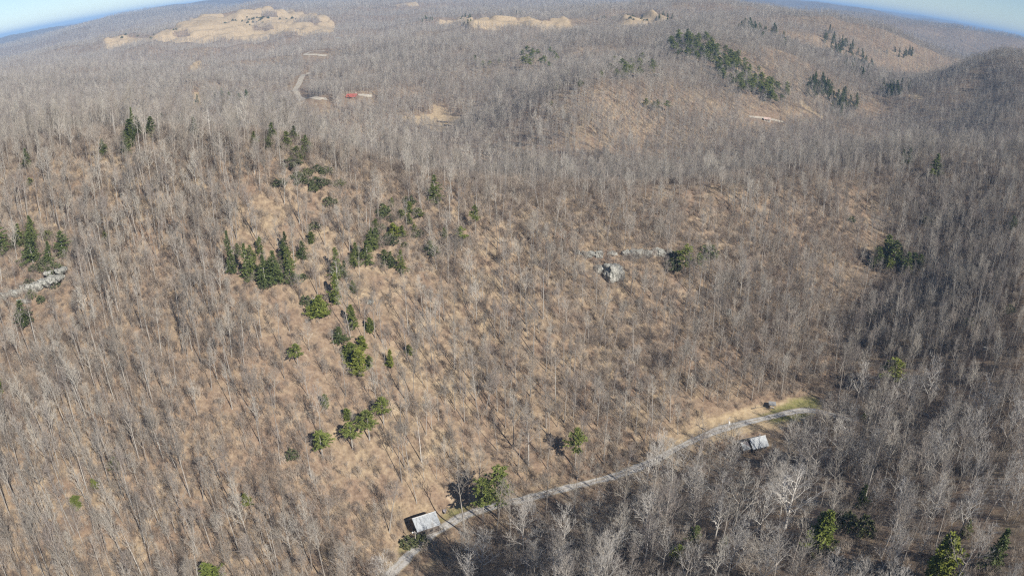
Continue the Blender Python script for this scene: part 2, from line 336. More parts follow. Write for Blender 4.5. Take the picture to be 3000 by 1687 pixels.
# ------------------------------------------------------------------ the ground: one sheet out to the horizon
NR, NC = 760, 860
ln = np.concatenate([np.linspace(math.log(60), math.log(4000), 600), np.linspace(math.log(4000), math.log(34000), NR - 599)[1:]])
dr = np.exp(ln); ac = np.linspace(R(-64), R(64), NC)
AZ, DD = np.meshgrid(ac, dr)
ZZ = zfun(AZ, DD); XX = DD * np.sin(AZ); YY = DD * np.cos(AZ)
PX, PY = project(XX, YY, ZZ)
EL = (ZZ - CAM_H) / DD
HOR = np.maximum.accumulate(EL, axis=0)            # the highest bare ground between the camera and each place
VIS = EL >= HOR - 1e-9
def inpoly(x, y, poly):
    poly = np.array(poly, float); ins = np.zeros(x.shape, bool); j = len(poly) - 1
    for i in range(len(poly)):
        xi, yi = poly[i]; xj, yj = poly[j]
        c = ((yi > y) != (yj > y)) & (x < (xj - xi) * (y - yi) / (yj - yi + 1e-12) + xi); ins ^= c; j = i
    return ins
COV = np.zeros((NR, NC, 3))
def onland(poly):                                   # outline in the photo -> outline on the land, as azimuth and ln distance
    o = []
    for a, b in poly:
        x, y, z = hit(a, b); o.append((math.atan2(x, y), math.log(math.hypot(x, y))))
    return o
def blob(poly, ch, val=1.0):
    q = inpoly(AZ, np.log(DD), onland(poly)); COV[..., ch] = np.where(q, val, COV[..., ch])
HILL = [(258,100),(300,91),(440,70),(480,48),(560,40),(640,28),(690,24),(740,28),(800,40),(845,64),(842,88),(760,92),(700,88),(560,100),(500,110),(420,106),(340,116),(270,128)]
blob(HILL, 0)
for a in ([(735,64),(745,54),(785,50),(812,60),(795,68)], [(655,34),(680,32),(700,38),(690,46),(660,46)], [(630,78),(640,64),(690,66),(688,80)], [(430,88),(440,80),(470,80),(480,92)]): blob(a, 0, 0.0)
blob([(1100,56),(1180,49),(1300,51),(1390,50),(1500,47),(1560,36),(1640,38),(1690,50),(1640,76),(1500,74),(1300,72),(1180,74)], 0)
blob([(985,16),(1010,9),(1048,11),(1052,18),(1000,21)], 0)
VALLEY = [(1000,293),(1090,285),(1160,293),(1168,318),(1120,338),(1085,326),(1040,314)]
blob(VALLEY, 0)
blob([(2010,252),(2025,258),(2078,298),(2070,304),(2015,266)], 0)
blob([(2286,232),(2326,248),(2322,256),(2284,244)], 0, 0.8)
blob([(468,196),(478,178),(500,160),(508,172),(492,190),(474,206)], 0)
blob([(484,236),(500,232),(508,256),(505,292),(492,290)], 0)
blob([(1640,1150),(1700,1105),(1760,1068),(1830,1040),(1900,1024),(1960,1012),(2020,1000),(2068,1014),(2060,1050),(1960,1080),(1880,1092),(1760,1125)], 0)
blob([(1880,1052),(1950,1025),(2010,990),(2065,995),(2078,1035),(2020,1060),(1950,1072)], 1, 0.75)
blob([(1090,1300),(1150,1262),(1215,1268),(1240,1285),(1150,1316),(1110,1328)], 1, 0.6)
blob([(985,1400),(1010,1340),(1040,1335),(1050,1370),(1010,1420)], 1, 0.55)
blob([(815,1112),(858,1066),(882,1075),(846,1122)], 0)
blob([(1090,262),(1125,275),(1135,292),(1085,290)], 0, 0.6)
_m = dr < 420
for _ in range(3):
    q = COV[_m]; q[:, 2:-2] = (q[:, :-4] + q[:, 1:-3] + q[:, 2:-2] + q[:, 3:-1] + q[:, 4:]) / 5; q[1:-1] = (q[:-2] + 2 * q[1:-1] + q[2:]) / 4; COV[_m] = q
COV[..., 0] *= np.where(DD > 1500, sstep(.05, .22, vnoise(XX / 75, YY / 110, 97)), 1); _q = COV[..., 0] * (DD > 1500); ZZ = ZZ + _q * (30 * ridged(XX / 130, YY / 190, 91, 3) - 15 + 5 * np.tanh(4 * np.sin(ZZ * 0.42 + 2 * fbm(XX / 200, YY / 200, 95, 2))))
XX = DD * np.sin(AZ); EL = (ZZ - CAM_H) / DD; HOR = np.maximum.accumulate(EL, axis=0)
COV[..., 2] = sstep(3800, 5600, DD) * 0.95 * (1 - COV[..., 0])
tri = np.arange(NR * NC).reshape(NR, NC)
F = np.stack([tri[:-1, :-1], tri[:-1, 1:], tri[1:, 1:], tri[1:, :-1]], -1).reshape(-1, 4)
me = bpy.data.meshes.new("ground")
me.vertices.add(NR * NC); me.vertices.foreach_set("co", np.stack([XX, YY, ZZ], -1).astype(np.float32).ravel())
me.loops.add(F.size); me.loops.foreach_set("vertex_index", F[:, ::-1].astype(np.int32).ravel())
me.polygons.add(len(F)); me.polygons.foreach_set("loop_start", np.arange(0, F.size, 4, dtype=np.int32)); me.polygons.foreach_set("loop_total", np.full(len(F), 4, np.int32))
me.polygons.foreach_set("use_smooth", np.ones(len(F), bool)); me.update(calc_edges=True)
ca = me.color_attributes.new("cover", 'FLOAT_COLOR', 'POINT'); ca.data.foreach_set("color", np.concatenate([COV, np.ones((NR, NC, 1))], -1).astype(np.float32).ravel())
me.materials.append(M_GROUND)
ob("ground", me, kind="structure", label="leaf littered forest floor rolling over the hills")
def sample(G, x, y):
    az = np.arctan2(x, y); l = np.log(np.hypot(x, y))
    i = np.clip(np.searchsorted(ln, l) - 1, 0, NR - 2); j = np.clip(((az - ac[0]) / (ac[1] - ac[0])).astype(int), 0, NC - 2)
    fi = np.clip((l - ln[i]) / (ln[i + 1] - ln[i]), 0, 1); fj = np.clip((az - ac[j]) / (ac[1] - ac[0]), 0, 1)
    return (G[i, j] * (1 - fi) + G[i + 1, j] * fi) * (1 - fj) + (G[i, j + 1] * (1 - fi) + G[i + 1, j + 1] * fi) * fj

def strip(name, pl, width, m, lift, label, rng):
    pl = np.asarray(pl); t = np.gradient(pl[:, :2], axis=0); t /= np.linalg.norm(t, axis=1)[:, None] + 1e-9
    nrm = np.c_[-t[:, 1], t[:, 0]]; b = MB(); k = 7; vs = []; fs = []
    for i in range(len(pl)):
        wl = width * (0.5 + 0.10 * math.sin(i * 0.37 + 1) + rng.uniform(-0.05, 0.05)); wr = width * (0.5 + 0.10 * math.sin(i * 0.29) + rng.uniform(-0.05, 0.05))
        for q in range(k):
            f = -1 + 2 * q / (k - 1); o = nrm[i] * (wl if f > 0 else wr) * f
            x, y = pl[i, 0] + o[0], pl[i, 1] + o[1]
            vs.append((x, y, float(sample(ZZ, np.array([x]), np.array([y]))[0]) + lift - 0.06 * abs(f) ** 3))
    for i in range(len(pl) - 1):
        for q in range(k - 1): fs.append((i * k + q, i * k + q + 1, (i + 1) * k + q + 1, (i + 1) * k + q))
    b.add(vs, fs); me_ = b.mesh(name, [m], True); at = me_.attributes.new("across", 'FLOAT', 'POINT')
    at.data.foreach_set("value", np.tile(np.linspace(-1, 1, k), len(pl)).astype(np.float32)); return ob(name, me_, kind="structure", label=label)
rg = random.Random(4)
strip("gravel_road", road, 4.4, M_GRAVEL, 0.13, "pale gravel road running along the valley past the barn", rg)
FARROADS = []
for pts, wd, lab in (([(777,184),(757,205),(740,229),(746,237),(790,247),(822,252)], 9, "pale dirt road bending down the far valley left of the red roof"),
                     ([(822,142),(790,139),(768,139),(780,132),(818,130)], 9, "pale dirt road looping on the far slope"),
                     ([(1884,296),(1930,302),(1972,309)], 5, "pale driveway past the pink roofed house"),
                     ([(898,241),(935,243)], 8, "pale driveway beside the red roofed house")):
    P3 = resample(np.array([hit(a, b) for a, b in pts]), 8.0); FARROADS.append((P3, wd)); strip("dirt_road", P3, wd, M_DIRT, 0.5, lab, rg)

# ------------------------------------------------------------------ haze: the air between the hills
hz = MB(); hz.box((0, 13000, 80), (30000, 22000, 190)); hm = bpy.data.materials.new("haze_air"); hm.use_nodes = True
hn = hm.node_tree; hn.nodes.remove(hn.nodes["Principled BSDF"]); pv = hn.nodes.new("ShaderNodeVolumePrincipled")
pv.inputs["Color"].default_value = (0.40, 0.64, 1.0, 1); pv.inputs["Density"].default_value = 0.95e-4; pv.inputs["Anisotropy"].default_value = -0.12
hn.links.new(pv.outputs[0], [n for n in hn.nodes if n.type == 'OUTPUT_MATERIAL'][0].inputs["Volume"])
HAZE = ob("haze", hz.mesh("haze", [hm]), kind="stuff", label="thin blue haze over the far hills")


# ------------------------------------------------------------------ tree shapes
GA = 2.39996
def perp(t, a, rng=None):
    o = t.orthogonal().normalized(); b = t.cross(o); return o * math.cos(a) + b * math.sin(a)
def bare_tree(seed, H, spread=0.26, first=0.42, nl=14, nsub=7, ntw=7, nter=2, lean=0.03, r0=None, fork=False, tw=0.0115, up=(35, 62), split=True):
    """A leafless tree: one mesh for the bole and one for limbs and twigs."""
    rng = random.Random(seed); T = MB(); K = MB(); r0 = r0 or H * 0.0088 + 0.03
    ps = []; x = y = 0.0; n = 9; dx, dy = rng.uniform(-1, 1) * lean, rng.uniform(-1, 1) * lean
    for i in range(n):
        t = i / (n - 1); ps.append(Vector((x, y, H * 0.94 * t - (0.5 if i == 0 else 0))))
        dx += rng.uniform(-1, 1) * 0.025; dy += rng.uniform(-1, 1) * 0.025
        x += dx * H / n; y += dy * H / n
    rd = [r0 * (1.25 if i == 0 else (1 - 0.86 * (i / (n - 1)) ** 0.9)) for i in range(n)]
    T.tube(ps, rd, 6)
    def along(t):
        f = t * (n - 1); i = min(int(f), n - 2); return ps[i].lerp(ps[i + 1], f - i), rd[i] * (1 - (f - i)) + rd[i + 1] * (f - i)
    a0 = rng.uniform(0, 6.28)
    def twigs(p, q, L, k, lv):
        d = (q - p).normalized()
        for j in range(k):
            s = rng.uniform(0.25, 1.0); b = p.lerp(q, s); a = rng.uniform(0, 6.28); an = R(rng.uniform(22, 60))
            e = (d * math.cos(an) + perp(d, a) * math.sin(an) + Vector((0, 0, 0.25))).normalized(); l = L * rng.uniform(0.5, 1.1)
            c = b + e * l; K.spike(b, c, tw * (1.5 if lv == 0 else 1.0))
            if lv == 0 and nter: twigs(b, c, l * 0.55, nter, 1)
    for i in range(nl):
        u = (i + rng.uniform(0, 0.8)) / nl; t = first + (0.985 - first) * u; b, rb = along(t)
        az = a0 + i * GA + rng.uniform(-0.5, 0.5); el = R(rng.uniform(*up) + 18 * u)
        L = spread * H * (1.0 - 0.62 * u) * rng.uniform(0.7, 1.25); r = min(rb * 0.7, 0.020 * L + 0.03)
        d = Vector((math.cos(az) * math.cos(el), math.sin(az) * math.cos(el), math.sin(el)))
        lp = [b]; dd = d.copy()
        for k in range(3):
            dd = (dd + Vector((rng.uniform(-.22, .22), rng.uniform(-.22, .22), rng.uniform(0.0, .22)))).normalized(); lp.append(lp[-1] + dd * L / 3)
        K.tube(lp, [r, r * 0.75, r * 0.5, r * 0.15], 4)
        for k in range(nsub):
            s = 0.22 + 0.78 * (k + rng.random()) / nsub; f = s * 3; ii = min(int(f), 2); p = lp[ii].lerp(lp[ii + 1], f - ii)
            ld = (lp[ii + 1] - lp[ii]).normalized(); an = R(rng.uniform(28, 60))
            e = (ld * math.cos(an) + perp(ld, k * 2.1 + rng.uniform(-.6, .6)) * math.sin(an) + Vector((0, 0, 0.3))).normalized()
            l = L * (0.62 - 0.34 * s) * rng.uniform(0.7, 1.2); q = p + e * l
            K.tube([p, p.lerp(q, 0.5) + Vector((rng.uniform(-.06, .06), rng.uniform(-.06, .06), 0.03)) * l, q], [r * 0.46, r * 0.30, 0.010], 3)
            twigs(p, q, l * 0.55, ntw, 0)
    return T, K
def conifer(seed, H, wd, bare=0.06, cone=1.0, tuft=0.42, levels=24, per=6, droop=-0.1, tw=0.16, nt=5, round_=False):
    rng = random.Random(seed); T = MB(); K = MB(); lob = [rng.uniform(0, 6.28) for _ in range(4)]
    T.tube([(0, 0, -0.4), (0, 0, H * 0.5), (0, 0, H * 0.97)], [H * 0.014 + .04, H * 0.009 + .03, 0.02], 6)
    for i in range(levels):
        u = (i + rng.random() * 0.7) / levels; z = H * (bare + (1 - bare) * u)
        env = (math.sin(math.pi * (0.10 + 0.90 * u) ** 0.75) ** 0.75 if round_ else (1 - u) ** cone * min(1, u * 6 + 0.45)) * wd / 2
        for k in range(per):
            if rng.random() < 0.24: continue
            a = rng.uniform(0, 6.28); L = max(0.25, env * rng.uniform(0.5, 1.2) * (1 + 0.28 * math.sin(a + lob[0] + z * 0.35) + 0.22 * math.sin(2 * a + lob[1] - z * 0.5))); el = droop + 0.5 * u + rng.uniform(-.12, .12)
            d = Vector((math.cos(a) * math.cos(el), math.sin(a) * math.cos(el), math.sin(el))); p = Vector((0, 0, z)); q = p + d * L
            K.spike(p, q, 0.035)
            m = max(2, int(L / (tuft * 0.75)))
            for j in range(m):
                c = p.lerp(q, 0.25 + 0.75 * (j + rng.random()) / m)
                for _ in range(nt):
                    e = Vector((rng.gauss(0, 1), rng.gauss(0, 1), rng.gauss(0.25, 0.8))).normalized(); s = (d * 0.5 + e).normalized()
                    o = perp(s, rng.uniform(0, 6.28)) * tw * rng.uniform(0.6, 1.2); l = tuft * rng.uniform(0.7, 1.4)
                    K.add([c - o, c + o, c + s * l + o * 0.35, c + s * l - o * 0.35], [(0, 1, 2, 3)])
    return T, K
def shrub(seed, H, wd, n=70, leafy=True):
    rng = random.Random(seed); T = MB(); K = MB()
    for k in range(6):
        a = rng.uniform(0, 6.28); q = Vector((math.cos(a) * wd * 0.3, math.sin(a) * wd * 0.3, H * 0.8)); T.tube([(0, 0, -0.2), q * 0.5 + Vector((0, 0, .1)), q], [0.06, 0.04, 0.012], 4)
    for k in range(n):
        a = rng.uniform(0, 6.28); r = wd / 2 * math.sqrt(rng.random()); z = H * (0.15 + 0.85 * rng.random() * math.sqrt(max(0, 1 - (2 * r / wd) ** 2)) )
        c = Vector((math.cos(a) * r, math.sin(a) * r, z))
        for _ in range(9):
            e = Vector((rng.gauss(0, 1), rng.gauss(0, 1), rng.gauss(0.4, 0.8))).normalized(); o = perp(e, rng.uniform(0, 6.28)) * 0.15; l = rng.uniform(0.3, 0.6)
            K.add([c - o, c + o, c + e * l + o * 0.5, c + e * l - o * 0.5], [(0, 1, 2, 3)])
    return T, K
def brush(seed, H, n=14):
    """A leafless thicket of thin stems."""
    rng = random.Random(seed); K = MB()
    for k in range(n):
        a = rng.uniform(0, 6.28); b = Vector((rng.uniform(-.9, .9), rng.uniform(-.9, .9), -0.15)); h = H * rng.uniform(0.55, 1.1)
        q = b + Vector((math.cos(a) * h * 0.35, math.sin(a) * h * 0.35, h)); K.spike(b, q, 0.036)
        for j in range(7):
            p = b.lerp(q, rng.uniform(0.3, 0.95)); an = rng.uniform(0, 6.28); l = h * rng.uniform(0.15, 0.38)
            c = p + Vector((math.cos(an) * l * 0.7, math.sin(an) * l * 0.7, l * 0.7)); K.spike(p, c, 0.022)
            for _ in range(3):
                g = p.lerp(c, rng.uniform(0.4, 1)); K.spike(g, g + Vector((rng.uniform(-1, 1), rng.uniform(-1, 1), rng.uniform(0.2, 1.2))) * l * 0.45, 0.016)
    return K

# near forms of leafless tree: (bole mesh, crown mesh, height)
NEAR = []
for k, (H, a) in enumerate([(21, dict()), (23, dict(spread=.22, first=.52, nl=13)), (19, dict(spread=.30, first=.34, nl=15)), (24, dict(spread=.19, first=.58, nl=12)),
                            (17, dict(spread=.26, first=.36)), (22, dict(spread=.28, first=.42, nl=16)), (20, dict(spread=.18, first=.50, nl=13, nsub=6)), (15, dict(spread=.28, first=.3, nl=13)),
                            (22, dict(spread=.24, first=.5, lean=.12)), (18, dict(spread=.33, first=.28, nl=16, lean=.08)), (23, dict(spread=.16, first=.62, nl=11, nsub=6)), (13, dict(spread=.27, first=.25, nl=12, nsub=6))]):
    T, K = bare_tree(100 + k, H, **a); NEAR.append((T, K, H))
NN = len(NEAR)
for k, (H, a) in enumerate([(18, dict(spread=.40, first=.20, nl=15)), (20, dict(spread=.36, first=.26, nl=16)), (16, dict(spread=.44, first=.18, nl=14)), (19, dict(spread=.38, first=.30, nl=14, lean=.1)), (21, dict(spread=.30, first=.36, nl=14)), (15, dict(spread=.42, first=.16, nl=13))]):
    T, K = bare_tree(200 + k, H, tw=.012, nter=2, r0=.24, up=(28, 60), **a); NEAR.append((T, K, H))
LIMB = [M_TWIG] * NN + [M_PALE, M_TWIG, M_PALE, M_PALE, M_TWIG, M_PALE]
NEARM = [(T.mesh("bole", [M_BARK], True), K.mesh("limbs", [LIMB[k]]), H) for k, (T, K, H) in enumerate(NEAR)]
def joined(T, K, name, mats):
    b = MB(); b.add(T.v, T.f, 0); b.add(K.v, K.f, 1); return b.mesh(name, mats)
MIDM = []
for k, (H, s, f) in enumerate([(17, .36, .34), (19, .32, .40), (15, .38, .28), (20, .28, .46), (13, .36, .26), (18, .34, .36)]):
    T, K = bare_tree(300 + k, H, s, f, nl=10, nsub=4, ntw=4, nter=1, tw=0.042, r0=0.17); MIDM.append((joined(T, K, "mid_bare_tree", [M_TWIG, M_TWIG]), H))
FARM = []
for k, (H, s, f) in enumerate([(17, .38, .32), (19, .36, .36), (15, .40, .26), (17, .38, .3)]):
    T, K = bare_tree(400 + k, H, s, f, nl=8, nsub=3, ntw=2, nter=0, tw=0.12, r0=0.17); FARM.append((joined(T, K, "far_bare_tree", [M_TWIG, M_TWIG]), H))
BRM = [brush(500 + k, h, n).mesh("thicket", [M_BRUSH]) for k, (h, n) in enumerate([(2.6, 16), (3.8, 14), (1.8, 18), (5.2, 11)])]

# ------------------------------------------------------------------ where the trees stand
rs = np.random.RandomState(7)
def scatter(d0, d1, cell, seed, amin=-58, amax=58):
    r = np.random.RandomState(seed); n = int(2 * d1 / cell)
    gx, gy = np.meshgrid(np.arange(-n // 2, n // 2) * cell, np.arange(0, n // 2 + 1) * cell)
    x = gx.ravel() + r.uniform(-.48, .48, gx.size) * cell; y = gy.ravel() + r.uniform(-.48, .48, gx.size) * cell
    d = np.hypot(x, y); a = np.degrees(np.arctan2(x, y)); k = (d >= d0) & (d < d1) & (a > amin) & (a < amax); return x[k], y[k]
road_d = lambda x, y: dseg(x, y, road)[0]
def clear(x, y, road_m=4.0, covlim=0.4):
    k = np.ones(x.shape, bool); d = np.hypot(x, y); near = d < 420
    if near.any(): k[near] &= road_d(x[near], y[near]) > road_m
    for c, r in ((BARN, 7.5), (SHED, 6.5)): k &= np.hypot(x - c[0], y - c[1]) > r
    for P3, wd in FARROADS:                       # banks cut and mown on the downhill side
        for i in range(len(P3)):
            d_ = math.hypot(P3[i, 0], P3[i, 1])
            for q in (0, 12, 24, 38, 52): k &= np.hypot(x - P3[i, 0] * (1 - q / d_), y - P3[i, 1] * (1 - q / d_)) > wd * 0.7 + 3
    cv = sample(COV[..., 0], x, y); cg = sample(COV[..., 1], x, y)
    k &= (cv < covlim) & (cg < 0.3); return k
def shown(x, y, top, marg=0.0):
    """False where the land hides even the top of the tree."""
    d = np.hypot(x, y); el = (sample(ZZ, x, y) + top - CAM_H) / d; return el > sample(HOR, x, y) - 0.004 - marg
def inframe(x, y, top=20, m=60):
    z = sample(ZZ, x, y); a, b = project(x, y, z); c, e = project(x, y, z + top)
    return (np.maximum(a, c) > -m) & (np.minimum(a, c) < 2576 + m) & (e < 1449 + m) & (b > -m)
# openness: the sunlit slope is thinner than the hollow, the right side and the far forest
def density(x, y):
    z = sample(ZZ, x, y); px, py = project(x, y, z)
    f = 0.72 + 0.8 * fbm(x / 70, y / 70, 41, 3) + 0.9 * fbm(x / 19, y / 19, 43, 2)
    bel = np.interp(px, [p[0] for p in RP], [p[1] for p in RP]); low = ((py > bel + 6) & (px > 960)) | ((px > 2060) & (py > 900))
    front = (py > bel) & (py < bel + 46) & (px > 960) & (px < 2080)
    rav = sstep(120, 50, np.hypot(px - 2110 - (900 - py) * 0.12, (py - 780) * 0.35))
    f = f - 0.4 * rav; low = low & (rav < .3)
    return np.where(front, 0.2, np.where(low, np.clip(f, 0.4, 1) * 0.42, np.clip(f + 0.04 - 0.26 * sstep(900, 1250, px), 0.22, 1.0)))

KEEP = []                                           # places kept free for things built below: x, y, radius
ORD = "first second third fourth fifth sixth seventh eighth ninth tenth eleventh twelfth thirteenth fourteenth fifteenth sixteenth seventeenth eighteenth nineteenth twentieth".split()
ORD += ["twenty-" + o for o in ORD[:9]] + ["thirtieth"] + ["thirty-" + o for o in ORD[:9]] + ["fortieth"] + ["forty-" + o for o in ORD[:9]] + ["fiftieth"] + ["fifty-" + o for o in ORD[:9]]
PEND = {}                                           # label phrase -> [(x in picture, object)]
def later(o, phrase, px): PEND.setdefault(phrase, []).append((px, o))
def settle_labels():
    for ph, L in PEND.items():
        L.sort(key=lambda t: t[0])
        for i, (_, o) in enumerate(L):
            o["label"] = ph if len(L) == 1 else "%s, %s from the left" % (ph, ORD[min(i, len(ORD) - 1)])
def height_for(x, y, z, pytop):
    lo, hi = 0.5, 45.0
    for _ in range(30):
        m = (lo + hi) / 2
        if project(x, y, z + m)[1] > pytop: lo = m
        else: hi = m
    return (lo + hi) / 2

# ------------------------------------------------------------------ evergreens, each where the photo has it
def pair(fn, mats): T, K = fn; return T.mesh("trunk", [M_BARK], True), K.mesh("crown", [mats])
EV = {
 "pine": ([pair(conifer(610 + k, 18, 7, bare=b, round_=True, levels=17, per=6, tuft=.6, tw=.17, nt=6), M_PINE) for k, b in enumerate((.42, .5, .34))], 18, 7),
 "hemlock": ([pair(conifer(620 + k, 14, 6.5, bare=.04, cone=c, levels=26, per=7, tuft=.5, tw=.16, nt=5, droop=-.2), M_HEML) for k, c in enumerate((.75, .95, .6))], 14, 6.5),
 "cedar": ([pair(conifer(630 + k, 9, 5, bare=.02, cone=c, levels=24, per=8, tuft=.42, tw=.14, nt=6, droop=.25), M_CEDAR) for k, c in enumerate((.55, .7, .45))], 9, 5),
 "shrub": ([pair(shrub(640 + k, 3, 4.2), M_LEAF) for k in range(3)], 3, 4.2)}
NAMES = {"pine": "pine_tree", "hemlock": "hemlock_tree", "cedar": "cedar_tree", "shrub": "evergreen_shrub"}
CATS = {"pine": "pine tree", "hemlock": "evergreen tree", "cedar": "cedar tree", "shrub": "shrub"}
LOOK = {"pine": "yellow-green pine", "hemlock": "dark green conical evergreen", "cedar": "bright green bushy cedar", "shrub": "low dark evergreen shrub"}
rev = random.Random(21)
EVPOS = []
def evergreen(kind, px, py, top, wpx, where, group=None, look=None, xyz=None, h=None, wd=None):
    forms, H0, W0 = EV[kind]; tm, km = forms[rev.randrange(3)]
    x, y, z = xyz if xyz else hit(px, py)
    sl = math.sqrt(x * x + y * y + (CAM_H - z) ** 2)
    if h is None: h = height_for(x, y, z, top); wpx = wpx * {'hemlock': 1.12, 'cedar': 1.3}.get(kind, 1.0)
    if wd is None: wd = wpx * sl / 1932
    z = float(sample(ZZ, np.array([x]), np.array([y]))[0])
    r = thing(NAMES[kind], "", CATS[kind], (x, y, z), rev.uniform(0, 6.28), group or "evergreens on the near slopes")
    r.scale = (wd / W0, wd / W0, h / H0)
    ob("trunk", tm, r); ob("crown", km, r)
    later(r, (look or LOOK[kind]) + " " + where, px); EVPOS.append((x, y, wd * 0.35)); return r
crest = "on the near crest"
